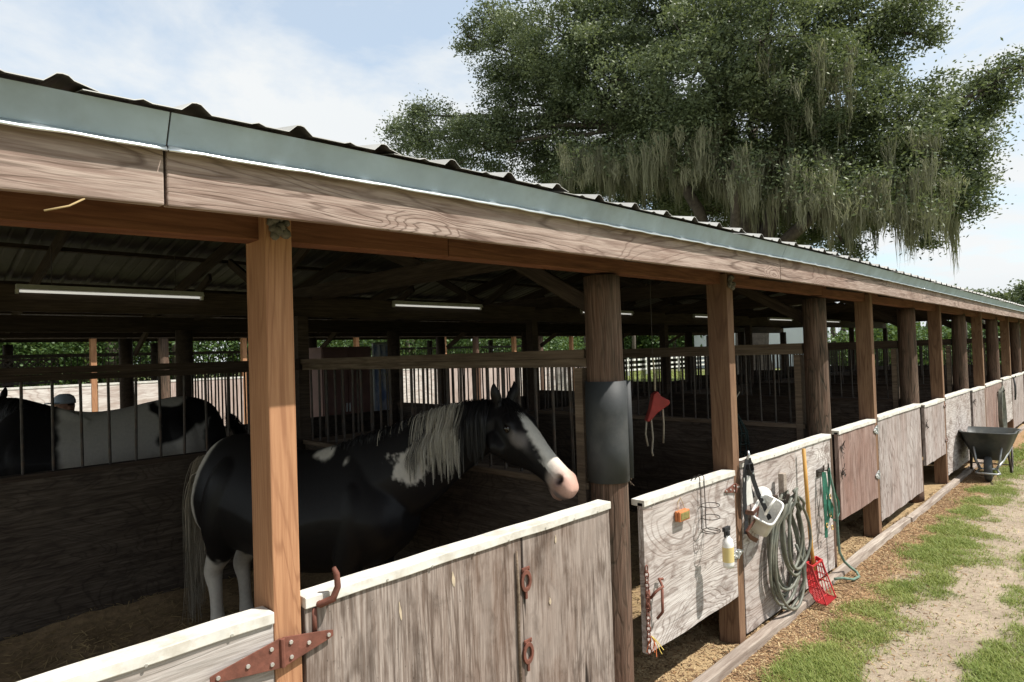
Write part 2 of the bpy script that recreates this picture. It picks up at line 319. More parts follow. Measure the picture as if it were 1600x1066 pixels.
# ------------------------------------------------------------------ the barn
LOG0, BAY, SQ = 2.7245, 3.05, 1.225
KS = range(-1, 7)                                                       # logs at LOG0 + BAY*k
LX = lambda k: LOG0 + BAY * k
D1, D2, D3 = 3.37, 6.40, 9.00
XA, XB = -1.85, 21.35
_bx = np.array([-3, .2, .88, 1.33, 2, 3.05, 4.96, 7.9, 11, 15.6, 24]); _bz = np.array([-.125, -.037, -.018, -.007, 0, .009, .022, .006, -.014, -.044, -.10])
_gx = np.arange(-4, 26, .05); _gz = np.convolve(np.pad(np.interp(_gx, _bx, _bz), 12, mode='edge'), np.ones(25) / 25, 'valid')
bow = lambda X: float(np.interp(X, _gx, _gz))                           # the old roof is not straight
barn = thing('horse_barn', 'long open-sided timber horse barn with ribbed metal roof', 'barn', (0, 0, 0))

def log_mesh(r, h, seed, n=22, rings=26, lean=(0, 0)):
    b = MB(); rs = []
    for j in range(rings):
        z = h * j / (rings - 1); a = np.arange(n) * 2 * math.pi / n
        rr = r * (1.06 - .10 * z / h) * (1 + (vnoise(np.c_[np.cos(a) * 1.2, np.sin(a) * 1.2, np.full(n, z * .35)], 1.3, seed, 2) - .5) * .16 + (vnoise(np.c_[a * 3.5, np.full(n, z * .25)], 1.7, seed + 9, 2) - .5) * .07)
        ox = (vnoise(np.array([[z * .6, 0, 0]]), 1, seed + 3, 1)[0] - .5) * .05 + lean[0] * z; oy = lean[1] * z
        rs.append([(ox + rr[i] * math.cos(a[i]), oy + rr[i] * math.sin(a[i]), z) for i in range(n)])
    return b.loft(rs)
for k in KS:
    o = obj('log_post', log_mesh(.098, 2.315, 40 + k).mesh('log_post', MT['log'], True), barn, (LX(k), .075, 0))
part = lambda n, k: part_label(n, k)
# rubber mat wrapped round the log by the horse
b = MB(); n = 30
def wrapring(z, r): return [(r * math.cos(a) * (1 + .012 * math.sin(3 * a + z * 3)), r * math.sin(a), z) for a in [2 * math.pi * i / n for i in range(n)]]
b.loft([wrapring(1.245, .100), wrapring(1.245, .1105), wrapring(1.42, .110), wrapring(1.6, .1105), wrapring(1.765, .109), wrapring(1.765, .098)], cap=False)
b.strap([(.088, -.068, 1.25), (.09, -.07, 1.5), (.088, -.068, 1.763)], .05, .006, (.5, -.8, 0))
wr = b.build('rubber_wrap', MT['rubber'], barn, (LX(0), .075, 0), True); part_label(wr, 'black rubber mat nailed around the log post')
# twine and frayed ends at the wrap's lower edge
b = MB()
for i in range(14):
    p = Vector((.112, -.04, 1.25 + .05 * random.random())); pts = [p]
    for j in range(5): p = p + Vector((random.uniform(-.004, .01), random.uniform(-.012, .008), random.uniform(-.02, .012))); pts.append(p)
    b.tube(pts, .0014, 5)
b.build('frayed_twine', MT['rail'], barn, (LX(0), .075, 0))
# square posts, bays
for k in KS:
    x = LX(k) + SQ
    if x > XB: continue
    o = boxo('square_post', MT['post' if k == -1 else 'post2'], barn, (x - .044, -.042, 0), (x + .044, .10, 2.40), .004)
# front header (in lengths of two bays) and fascia
xs = [XA, .49, 4.05, 7.7, 11.36, 15.0, 18.66, XB]
hx = [XA, 1.62, 5.77, 8.82, 11.87, 14.92, 17.97, XB]
for a, c in zip(hx[:-1], hx[1:]):
    rs = [[(x, 0, 2.322 + bow(a + x)), (x, .085, 2.322 + bow(a + x)), (x, .085, 2.48 + bow(a + x)), (x, 0, 2.48 + bow(a + x))] for x in np.linspace(.002, c - a - .002, 14)]
    MB().loft(rs).build('header_beam', MT['header'], barn, (a, 0, 0), bevel=.003)
for i, (a, c) in enumerate(zip(xs[:-1], xs[1:])):
    nn = 16; P = []
    bb = MB(); rs = []
    for j in range(nn + 1):
        x = (c - a - .006) * j / nn; X = a + x
        sag = .022 + bow(X) + .002 * math.sin(X * 2.3)
        rs.append([(x, -.335, 2.300 + sag), (x, -.300, 2.303 + sag), (x, -.300, 2.455 + sag), (x, -.335, 2.453 + sag)])
    bb.loft(rs).build('fascia_board', MT['fascia'], barn, (a + .003, 0, 0), bevel=.004)
    # metal eave trim with its bright turned lip, one length per board
    bt = MB(); rs = []
    for j in range(nn * 2 + 1):
        x = (c - a - .004) * j / (nn * 2); X = a + x; w = .0006 * math.sin(X * 23) + .0008 * math.sin(X * 11.3); s2 = bow(X)
        rs.append([(x, -.347, 2.460 + w + s2), (x, -.340, 2.460 + w + s2), (x, -.374, 2.528 + s2), (x, -.33, 2.529 + s2), (x, -.381, 2.530 + s2)])
    t = bt.loft(rs).build('eave_trim', MT['galv'], barn, (a + .002, 0, 0))
    bl = MB(); rs = []
    for j in range(nn * 6 + 1):
        x = (c - a - .004) * j / (nn * 6); X = a + x; w = .0008 * math.sin(X * 23.8 + .5) + .0006 * math.sin(X * 47); s2 = bow(X) - .001
        rs.append([(x, -.3485, 2.464 + s2), (x, -.362 - w, 2.451 + w + s2), (x, -.3605 - w, 2.447 + w + s2), (x, -.3385, 2.457 + s2)])
    bl.loft(rs).build('drip_lip', MT['lip'], t, (0, 0, 0), True)
# roof sheets: ribbed steel, front and back slope
RIDGE_Y, EAVE_Z, SLOPE = 4.5, 2.536, .205
PER, RIBH = .2575, .022
def sheet_mesh(n, L):
    prof = []
    for i in range(n):
        x = i * PER
        prof += [(x, 0), (x + .095, 0), (x + .113, .006), (x + .131, 0), (x + PER - .066, 0), (x + PER - .052, RIBH * .55), (x + PER - .043, RIBH * .92), (x + PER - .033, RIBH), (x + PER - .023, RIBH * .92), (x + PER - .014, RIBH * .55)]
    prof.append((n * PER + .03, 0))
    b = MB(); rs = []
    for j in range(7):
        y = L * j / 6
        top = [(x, y, z + .002 + SLOPE * y + .003 * math.sin(y * 1.7 + x * 3)) for x, z in prof]
        bot = [(x, y, z + SLOPE * y + .003 * math.sin(y * 1.7 + x * 3)) for x, z in reversed(prof)]
        rs.append(top + bot)
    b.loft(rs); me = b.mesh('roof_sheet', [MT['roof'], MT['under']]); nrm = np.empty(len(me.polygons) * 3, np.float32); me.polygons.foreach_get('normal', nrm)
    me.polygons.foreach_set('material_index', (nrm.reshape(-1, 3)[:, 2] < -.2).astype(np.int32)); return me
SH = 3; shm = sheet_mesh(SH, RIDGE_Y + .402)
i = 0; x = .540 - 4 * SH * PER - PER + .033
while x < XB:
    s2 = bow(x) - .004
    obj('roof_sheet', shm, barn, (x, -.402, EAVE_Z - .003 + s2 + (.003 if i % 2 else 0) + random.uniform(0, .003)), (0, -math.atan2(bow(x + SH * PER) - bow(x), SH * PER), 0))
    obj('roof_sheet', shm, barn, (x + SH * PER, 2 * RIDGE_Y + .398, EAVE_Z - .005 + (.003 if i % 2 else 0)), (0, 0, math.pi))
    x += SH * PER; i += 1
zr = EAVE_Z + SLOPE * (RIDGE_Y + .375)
MB().prism([(RIDGE_Y - .22, zr - .012), (RIDGE_Y, zr + .045), (RIDGE_Y + .22, zr - .012), (RIDGE_Y, zr + .03)], 'x', XA - .05, XB).build('ridge_cap', MT['roof'], barn)
# roof timbers
rz = lambda y: EAVE_Z + SLOPE * (min(y, 2 * RIDGE_Y - y) + .375)
for y in (.55, 1.75, 2.95, 4.15, 4.85, 6.05, 7.25, 8.45):
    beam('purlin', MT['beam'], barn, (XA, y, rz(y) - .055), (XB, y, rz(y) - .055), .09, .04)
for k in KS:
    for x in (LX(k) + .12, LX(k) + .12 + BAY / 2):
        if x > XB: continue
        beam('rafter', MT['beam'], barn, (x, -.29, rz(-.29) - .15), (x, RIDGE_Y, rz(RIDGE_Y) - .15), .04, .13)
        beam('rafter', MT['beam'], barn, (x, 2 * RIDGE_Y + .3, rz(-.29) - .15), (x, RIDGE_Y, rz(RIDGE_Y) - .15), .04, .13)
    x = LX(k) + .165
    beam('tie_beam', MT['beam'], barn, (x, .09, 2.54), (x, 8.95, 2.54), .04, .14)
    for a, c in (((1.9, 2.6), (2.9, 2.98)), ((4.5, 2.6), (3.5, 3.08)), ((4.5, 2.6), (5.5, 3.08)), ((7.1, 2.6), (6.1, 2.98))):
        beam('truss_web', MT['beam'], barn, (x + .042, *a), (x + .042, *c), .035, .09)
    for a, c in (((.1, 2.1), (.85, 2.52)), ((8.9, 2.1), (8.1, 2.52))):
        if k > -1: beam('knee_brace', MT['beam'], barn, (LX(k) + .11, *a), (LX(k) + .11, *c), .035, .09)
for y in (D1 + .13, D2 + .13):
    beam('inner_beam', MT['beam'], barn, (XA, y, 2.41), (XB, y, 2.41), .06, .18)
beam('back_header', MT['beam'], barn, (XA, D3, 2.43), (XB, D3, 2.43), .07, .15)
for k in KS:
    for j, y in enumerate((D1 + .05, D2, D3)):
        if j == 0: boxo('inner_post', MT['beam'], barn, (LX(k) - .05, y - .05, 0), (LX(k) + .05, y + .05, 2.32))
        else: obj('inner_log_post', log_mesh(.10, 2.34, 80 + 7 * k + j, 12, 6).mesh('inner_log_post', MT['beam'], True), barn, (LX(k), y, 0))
# ---- partitions with bars
bar_me = {}
def bar_mesh(h, r=.0095):
    if (h, r) not in bar_me: bar_me[(h, r)] = MB().tube([(0, 0, 0), (0, 0, h)], r, 6, cap=False).mesh('bar', MT['bar'], True)
    return bar_me[(h, r)]
def partition(name, p0, p1, ztop, mat, step, zbar=1.84, single=True, rail=True, near=False, rm='beam'):
    """solid board wall from p0 to p1 with rails and iron bars above"""
    p0 = Vector((*p0, 0)); p1 = Vector((*p1, 0)); L = (p1 - p0).length; t = (p1 - p0) / L; rz_ = math.atan2(t.y, t.x)
    hh = ztop - .06
    w = MB().box((0, -.018, 0), (L, .018, hh)).build(name, mat, barn, (p0.x, p0.y, .06)); w.rotation_euler = (0, 0, rz_)
    c = MB().box((.004, -.045, hh), (L - .004, .045, hh + .035)).build('bottom_rail', MT[rm], w)
    if rail:
        c = MB().box((.004, -.03, zbar - .06), (L - .004, .03, zbar - .06 + .045)).build('top_rail', MT[rm], w)
        c = MB().box((.004, -.05, zbar - .06 + .047), (L - .004, .048, zbar - .06 + .095)).build('top_board', MT[rm], w)
        if near: MB().box((.02, -.05, 0), (.075, .05, zbar - .065)).build('end_frame', MT['rail'], w)
        nb = int((L - .25) / step); bh = round(zbar - ztop - .037, 3)
        if single:
            for i in range(nb + 1): obj('bar', bar_mesh(bh), w, (.14 + i * (L - .25) / nb, 0, hh + .036), (random.uniform(-.008, .008), random.uniform(-.012, .012), 0))
        else:
            b = MB()
            for i in range(nb + 1): b.tube([(.14 + i * (L - .25) / nb, 0, hh + .036), (.14 + i * (L - .25) / nb, 0, hh + .036 + bh)], .0095, 5, cap=False)
            tag(b.build('bars', MT['bar'], w), kind='stuff')
    return w
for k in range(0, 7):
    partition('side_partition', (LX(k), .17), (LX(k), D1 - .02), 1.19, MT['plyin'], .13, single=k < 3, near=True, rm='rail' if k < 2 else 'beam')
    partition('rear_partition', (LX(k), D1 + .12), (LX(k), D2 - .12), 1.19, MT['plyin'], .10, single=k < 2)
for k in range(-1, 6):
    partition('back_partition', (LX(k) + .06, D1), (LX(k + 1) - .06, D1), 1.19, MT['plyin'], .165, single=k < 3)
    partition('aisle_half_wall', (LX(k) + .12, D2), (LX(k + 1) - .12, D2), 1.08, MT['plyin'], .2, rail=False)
# ---- stall fronts: (x0, x1, z0, z1, material, name)
YF, YB = -.046, -.012
def front(name, x0, x1, z0, z1, mat, label, seams=(), capw=.072, caph=.015, nails=True):
    cuts = [x0, *seams, x1]; w = None
    for a, c in zip(cuts[:-1], cuts[1:]):
        g = .0025 if len(cuts) > 2 else 0
        # uneven lower edge
        nn = max(4, int((c - a) / .12)); prof = [(a - x0 + g + (c - a - 2 * g) * j / nn, z0 + random.uniform(-.006, .006)) for j in range(nn + 1)]
        poly = prof + [(c - x0 - g, z1), (a - x0 + g, z1)]
        mb = MB().prism(poly, 'y', YF, YB)
        if w is None:
            w = mb.build(name, mat, barn, (x0, 0, 0), bevel=.002); part_label(w, label)
        else: mb.build('plywood_sheet', mat, w, (0, random.uniform(0, .003), 0), bevel=.002)
    # painted cap with slightly wavy edges and nail heads
    nn = 24; rs = []
    ph = random.random() * 6
    for j in range(nn + 1):
        x = (x1 - x0) * j / nn; q = .0012 * math.sin(x * 5 + ph) + .001 * math.sin(x * 17 + ph)
        rs.append([(x, YF - .010 + q * .3, z1 - .020 + q), (x, YF + capw, z1 - .020), (x, YF + capw, z1 + caph + q), (x, YF - .010, z1 + caph + q)])
    cp = MB().loft(rs).build('painted_cap', MT['cap'], w, bevel=.003)
    if nails:
        nb = MB(); m_ = max(3, int((x1 - x0) / .2))
        for j in range(m_):
            x = (x1 - x0) * (j + .5) / m_ + random.uniform(-.02, .02); z = z1 - .012 + random.uniform(-.006, .006)
            nb.tube([(x, YF - .0125, z), (x, YF - .0095, z)], .0045, 7)
        nb.build('nail_heads', MT['bolt'], w)
    return w
lg = lambda k: LX(k)
d0 = front('stall_door', lg(-1) + .05, lg(-1) + SQ - .048, .20, 1.155, MT['ply0'], 'frayed grey plywood half door left of the first square post')
d1 = front('stall_door', lg(-1) + SQ + .052, lg(0) - .165, .05, 1.168, MT['ply1'], 'weathered grey-brown plywood half door the horse looks over', seams=(1.93,))
d2 = front('stall_door', lg(0) + .125, lg(0) + SQ - .05, .325, 1.118, MT['ply2'], 'pale swirly plywood half door with the wall brush and spray bottle')
p2 = front('stall_panel', lg(0) + SQ + .045, lg(1) - .10, .05, 1.15, MT['ply2'], 'pale plywood panel behind the coiled hose', seams=(4.92,))
d3 = front('stall_door', lg(1) + .10, lg(1) + SQ - .05, .40, 1.155, MT['ply3'], 'rosy brown plywood half door with zinc hinges')
p3 = front('stall_panel', lg(1) + SQ + .03, lg(2) - .09, .15, 1.165, MT['ply4'], 'swirly grey plywood panel right of the rosy door', seams=(7.8,))
d4 = front('stall_door', lg(2) + .10, lg(2) + SQ - .05, .42, 1.135, MT['ply4'], 'pale plywood half door hung high off the ground')
p4 = front('stall_panel', lg(2) + SQ + .03, lg(3) - .09, .12, 1.15, MT['ply2'], 'pale swirly panel behind the wheelbarrow')
for k in range(3, 6):
    front('stall_door', lg(k) + .10, lg(k) + SQ - .05, .30, 1.14 - .02 * (k % 2), MT[('ply4', 'ply2', 'ply3')[k % 3]], 'far pale plywood half door')
    front('stall_panel', lg(k) + SQ + .03, lg(k + 1) - .09, .10, 1.13, MT[('ply3', 'ply4', 'ply2')[k % 3]], 'far weathered plywood panel')
# ---- door hardware (sub-parts of the doors)
def strap_hinge(parent, px, cx, z, l0, l1, w, mat, y=YF - .006, tilt=0):
    """tapered strap to the left (l0) and right (l1) of cx; px = parent's x"""
    b = MB(); ca, sa = math.cos(tilt), math.sin(tilt)
    def T(q): return (cx - px + q[0] * ca - q[1] * sa, z + q[0] * sa + q[1] * ca)
    if l0: b.prism([T(q) for q in [(-.004, -w), (-.004, w), (-l0 * .9, w * .32), (-l0, w * .2), (-l0, -w * .2), (-l0 * .9, -w * .32)]], 'y', y - .004, y)
    if l1: b.prism([T(q) for q in [(.004, w), (.004, -w), (l1 * .9, -w * .32), (l1, -w * .2), (l1, w * .2), (l1 * .9, w * .32)]], 'y', y - .004, y)
    kx, kz = T((0, -w * .95)); kx2, kz2 = T((0, w * .95)); b.tube([(kx, y - .006, kz), (kx2, y - .006, kz2)], .008, 8)
    for s, l in ((-1, l0), (1, l1)):
        if not l: continue
        for q in ((.16, .5), (.16, -.5), (.5, .0), (.9, 0)):
            x_, z_ = T((s * l * q[0], q[1] * w)); b.tube([(x_, y - .009, z_), (x_, y - .003, z_)], .0065, 7, mi=1)
    return b.build('strap_hinge', [mat, MT['bolt']], parent, bevel=.001)
X1 = LX(-1) + SQ
part_label(strap_hinge(d1, lg(-1) + SQ + .052, X1 - .03, 1.045, .21, .17, .045, MT['rust'], y=YF - .014, tilt=.02), 'rusty red double strap hinge across the square post')
X2 = LX(0) + SQ
strap_hinge(d2, lg(0) + .125, X2 - .055, .60, .10, .075, .03, MT['zinc'])
strap_hinge(d2, lg(0) + .125, X2 - .055, 1.02, .14, .05, .03, MT['rust'])
X3 = LX(1) + SQ
for z in (.62, 1.06): strap_hinge(d3, lg(1) + .10, X3 - .03, z, .10, .03, .045, MT['zinc'])
for z in (.60, 1.05): strap_hinge(d4, lg(2) + .10, LX(2) + SQ - .03, z, .07, .03, .03, MT['rust'])
# rod, ring pull and hook of the horse's door
dx = lg(-1) + SQ + .052
b = MB(); b.tube([(1.893 - dx, YF - .008, 1.10), (1.895 - dx, YF - .010, .95), (1.892 - dx, YF - .008, .78), (1.896 - dx, YF - .008, .30)], [.004, .0065, .0065, .006], 8)
part_label(b.build('door_rod', MT['rail'], d1, smooth=True), 'thin pale batten nailed over the door seam')
def ring_pull(z, name):
    b = MB(); n = 20
    cx = 1.945 - dx
    def rg(rx, rz, y): return [(cx + rx * math.cos(a), y, z + rz * math.sin(a)) for a in [2 * math.pi * i / n for i in range(n)]]
    b.loft([rg(.017, .028, YF - .003), rg(.017, .028, YF - .012), rg(.031, .046, YF - .012), rg(.031, .046, YF - .003)], cap=False)
    b.box((cx - .022, YF - .009, z + .040), (cx + .024, YF - .003, z + .058)); b.box((cx - .006, YF - .010, z - .075), (cx + .006, YF - .002, z - .043))
    for s in (-1, 1): b.tube([(cx + s * .016, YF - .013, z + .049), (cx + s * .016, YF - .008, z + .049)], .004, 6)
    return b.build(name, MT['rust'], d1, bevel=.0015)
part_label(ring_pull(.962, 'ring_pull'), 'rust red iron ring pull'); part_label(ring_pull(.66, 'ring_pull'), 'lower rust red iron ring pull')
b = MB(); hk = [(.985 - dx, -.03, 1.155), (1.0 - dx, -.06, 1.15), (1.03 - dx, -.085, 1.165), (1.045 - dx, -.09, 1.20), (1.043 - dx, -.088, 1.24), (1.035 - dx, -.085, 1.262)]
b.tube(hk, [.011, .012, .012, .011, .010, .007], 8); b.tube([(.985 - dx, -.045, 1.14), (.985 - dx, -.045, 1.06)], .009, 6)
part_label(b.build('latch_hook', MT['rust'], d1, smooth=True), 'rusty curved latch hook by the post')
# filler plugs in the plywood
plug = plain('plywood_plug', (.44, .36, .26), .8, var=.2, nscale=30)
b = MB()
for (x, z, w, h, s) in ((1.555, 1.075, .008, .030, -.25), (2.15, 1.09, .006, .018, .05), (2.10, .83, .007, .015, -.1), (1.31, 1.03, .005, .035, -.3)):
    pl_ = [((x - dx) + w * math.cos(a) * (1 if math.sin(a) < .2 else .6) + s * h * math.sin(a) * .4, z + h * math.sin(a)) for a in [2 * math.pi * i / 12 for i in range(12)]]
    b.prism(pl_, 'y', YF - .0016, YF + .002)
b.build('wood_plugs', plug, d1)
# cross battens nailed behind low door edges, latches on the far side
b = MB().tube([(.02, YF - .015, .62), (.03, YF - .045, .66), (.085, YF - .05, .67), (.10, YF - .02, .70), (.135, YF - .02, .69)], .008, 7)
b.box((.0, YF - .008, .55), (.03, YF - .001, .66)); b.tube([(.07, YF - .02, .50), (.075, YF - .05, .54), (.078, YF - .05, .66)], .008, 7)
part_label(b.build('gate_latch', [MT['rust']], d2, smooth=True), 'rusty gate latch at the left edge')
# chain and twine at the log
b = MB()
for i in range(16):
    z = .78 - i * .028; a = (i % 2) * math.pi / 2
    pts = [(.012 * math.cos(t) * math.cos(a), .012 * math.cos(t) * math.sin(a), z + .02 * math.sin(t)) for t in [2 * math.pi * j / 9 for j in range(10)]]
    b.tube(pts, .0035, 5, cap=False)
ch = b.build('latch_chain', MT['rust'], barn, (lg(0) + .115, -.062, 0), True)
tw = plain('orange_twine', (.62, .17, .06), .8); tw2 = plain('yellow_twine', (.55, .42, .10), .8)
b = MB()
for i in range(7):
    p = Vector((.0, -.01, .44)); pts = [p]; d = Vector((random.uniform(-.3, .6), random.uniform(-.6, .2), random.uniform(-1, -.1)))
    for j in range(5): d = d + Vector((random.uniform(-.4, .4), random.uniform(-.3, .3), -.25)); p = p + d.normalized() * random.uniform(.012, .03); pts.append(p)
    b.tube(pts, .0022, 4, mi=i % 2)
tag(b.build('knotted_twine', [tw, tw2], barn, (lg(0) + .112, -.068, 0)))
# nails and frayed wires on far logs
b = MB()
for (x, z) in ((lg(1) + .15, 1.02), (lg(1) + .15, .80), (lg(2) + .14, .9), (lg(3) + .14, .95)):
    for i in range(9):
        p = Vector((x, YF - .004, z)); pts = [p]
        for j in range(4): p = p + Vector((random.uniform(-.022, .022), random.uniform(-.012, .001), random.uniform(-.03, .03))); pts.append(p)
        b.tube(pts, .0028, 4)
b.build('tie_wires', MT['bar'], barn)

# ------------------------------------------------------------------ kerb timbers
for i, (a, c) in enumerate(((-1.8, 1.25), (1.27, 4.6), (4.62, 7.8), (7.82, 10.9), (10.92, 14.0), (14.02, 17.2), (17.22, 21.0))):
    nn = 10; rs = []
    for j in range(nn + 1):
        x = (c - a) * j / nn; X = a + x; q = .012 * math.sin(X * .9 + i); h = .045 + .006 * math.sin(X * 2.1)
        rs.append([(x, -.125 + q, -.03), (x, -.055 + q, -.03), (x, -.057 + q, h), (x, -.122 + q, h - .003)])
    o = MB().loft(rs).build('kerb_timber', MT['kerb'], None, (a, 0, 0), bevel=.006)
    tag(o, ('weathered kerb timber below the horse, mostly out of view', 'weathered kerb timber under the hanging hose', 'weathered kerb timber under the rosy door', 'weathered kerb timber left of the wheelbarrow', 'weathered kerb timber beside the wheelbarrow', 'weathered kerb timber beyond the wheelbarrow', 'farthest weathered kerb timber by the barn end')[i], 'kerb timber', 'kerb timbers along the barn front')

# ------------------------------------------------------------------ fluorescent fixtures
fix = plain('fixture_white', (.55, .54, .50), .5, var=.15)
def fixture(x, y, z, label):
    t = thing('strip_light', label, 'light', (x, y, z), 'strip lights under the barn roof')
    MB().prism([(-.05, .02), (-.028, .055), (.028, .055), (.05, .02)], 'x', -.60, .60).build('housing', fix, t)
    MB().tube([(-.58, 0, .010), (.58, 0, .010)], .0085, 10).build('tube', MT['tube'], t, smooth=True)
    for s in (-1, 1):
        MB().box((s * .595 - .008, -.02, -.008), (s * .595 + .008, .02, .022)).build('lamp_holder', fix, t)
        MB().tube([(s * .4, 0, .05), (s * .4, 0, .34)], .003, 5).build('hanger', MT['bar'], t)
for i, l in enumerate(('fluorescent strip light above the nearest stall, far left', 'fluorescent strip light hung above the pinto horse', 'fluorescent strip light partly behind the rubber-wrapped log', 'fluorescent strip light above the red hanging toy stall', 'fluorescent strip light left of the second log post', 'farthest fluorescent strip light deep in the barn')):
    fixture(1.30 + BAY * i, 3.45, 2.445, l)
o = MB().box((-.05, -.02, -.10), (.05, .02, .10)).box((-.012, -.03, .02), (.012, -.02, .05)).build('junction_box', MT['rail'], None, (5.95, 3.62, 2.20), bevel=.004)
tag(o, 'small tan electrical box fixed on the inner post', 'junction box')

# ------------------------------------------------------------------ bedding and straw
def bedding(x0, x1, y0, y1, bank, seed):
    n, m_ = 60, 60; xs_, ys_ = np.meshgrid(np.linspace(x0, x1, n), np.linspace(y0, y1, m_)); P = np.c_[xs_.ravel(), ys_.ravel(), np.zeros(n * m_)]
    e = np.minimum.reduce([P[:, 0] - x0, x1 - P[:, 0], y1 - P[:, 1]])
    P[:, 2] = .05 + bank * np.exp(-e / .28) + (vnoise(P, 3, seed, 3) - .5) * .10 + (vnoise(P, 14, seed + 1, 2) - .5) * .03
    P[:, 2] *= sstep(y0, y0 + .3, P[:, 1]) * .9 + .1
    j = np.arange(n - 1)[None, :] + n * np.arange(m_ - 1)[:, None]; j = j.ravel()
    V = [P]; F = [np.c_[j, j + 1, j + 1 + n, j + n]]; off = n * m_
    k = 9000; q = P[rng.integers(0, n * m_, k)] + rng.normal(0, .03, (k, 3)) * (1, 1, .1); a = rng.uniform(0, 2 * np.pi, k); L = rng.uniform(.03, .09, k)
    d = np.c_[np.cos(a), np.sin(a), rng.uniform(-.25, .4, k)] * L[:, None]; w = np.c_[-np.sin(a), np.cos(a), rng.uniform(-.5, .5, k)] * .0022
    q[:, 2] += .012
    V.append(np.stack([q - d / 2 - w, q + d / 2 - w, q + d / 2 + w, q - d / 2 + w], 1).reshape(-1, 3)); F.append(off + np.arange(4 * k).reshape(-1, 4))
    return np.concatenate(V), np.concatenate(F), np.r_[np.zeros((n - 1) * (m_ - 1)), np.ones(k)]
straw = plain('straw_stem', (.40, .29, .14), .8, var=.3, nscale=3); shav = plain('stall_bedding', (.26, .18, .10), .95, var=.35, nscale=25, bump=.6, bscale=45)
for x0, x1, l in ((LX(-1) + .1, LX(0) - .06, 'dark straw bedding under the pinto horse'), (LX(0) + .06, LX(1) - .06, 'tan bedding in the stall behind the hanging tools'), (LX(1) + .06, LX(2) - .06, 'bedding in the stall behind the rosy door')):
    V, F, mi = bedding(x0, x1, .02 if x0 < 2 else .35, D1 - .03, .16, int(x0 * 7) + 3)
    tag(obj('stall_bedding', fast_mesh('stall_bedding', V, F, [shav, straw], False, mi=mi)), l, 'bedding', kind='stuff')

# ------------------------------------------------------------------ horses
def dense(rows, k=5):
    """Catmull-Rom resampling of a list of numeric rows, k steps per span"""
    A = np.array(rows, float); B = np.vstack([2 * A[0] - A[1], A, 2 * A[-1] - A[-2]]); out = []
    for i in range(1, len(B) - 2):
        p0, p1, p2, p3 = B[i - 1:i + 3]
        for t in np.linspace(0, 1, k, endpoint=False): out.append(.5 * (2 * p1 + (p2 - p0) * t + (2 * p0 - 5 * p1 + 4 * p2 - p3) * t * t + (3 * p1 - p0 - 3 * p2 + p3) * t ** 3))
    return [tuple(map(float, r)) for r in out + [A[-1]]]
def sup(n, p=2.2):
    a = np.arange(n) * 2 * math.pi / n; c, s = np.cos(a), np.sin(a)
    return np.sign(c) * np.abs(c) ** (2 / p), np.sign(s) * np.abs(s) ** (2 / p)
def oval(center, side, up, hw, top, bot, n=20, pinch=0., p=2.15):
    """cross-section ring: half width hw, heights above/below the centre; pinch narrows the top"""
    c, s = sup(n, p); out = []
    for i in range(n):
        v = s[i] * (top if s[i] > 0 else bot); w = hw * c[i] * (1 - pinch * max(0, s[i]))
        out.append(tuple(center + side * w + up * v))
    return out
def remesh(mb, voxel, smooth=6, it=.5):
    me = mb.mesh('tmp', []) if False else None
    me = bpy.data.meshes.new('tmp'); me.from_pydata(mb.v, [], mb.f)
    bm = bmesh.new(); bm.from_mesh(me); bmesh.ops.recalc_face_normals(bm, faces=bm.faces); bm.to_mesh(me); bm.free()
    o = bpy.data.objects.new('tmp', me); COL.objects.link(o)
    r = o.modifiers.new('r', 'REMESH'); r.mode = 'VOXEL'; r.voxel_size = voxel
    s = o.modifiers.new('s', 'SMOOTH'); s.factor = it; s.iterations = smooth
    dg = bpy.context.evaluated_depsgraph_get(); out = bpy.data.meshes.new_from_object(o.evaluated_get(dg))
    bpy.data.objects.remove(o); bpy.data.meshes.remove(me)
    out.polygons.foreach_set('use_smooth', np.ones(len(out.polygons), bool)); return out
def tint_mat(name, rough=.45, spec=.4, sheen=0., bscale=0, fuzz=(1, 1, 1)):
    m = M(name, rough, spec); a = m.n('ShaderNodeAttribute', attribute_name='tint'); v = m.coords(False)
    n = m.noise(v, 40, 4, .6); c = m.mix(m.math('MULTIPLY', n, .35), a.outputs['Color'], (.02, .015, .012))
    if bscale: m.bump(m.noise(m.sc(v, fuzz), bscale, 3, .6), .25, .003)
    return m.col(c)
MT['coat'] = tint_mat('horse_coat', .46, .22, bscale=160, fuzz=(1, .4, .25))
MT['hair'] = tint_mat('horse_hair', .5, .4)
m_ = M('eye_gloss', .05, .8); MT['eye'] = m_.col((.012, .008, .006))
MT['hoof'] = plain('hoof_horn', (.16, .12, .09), .5)
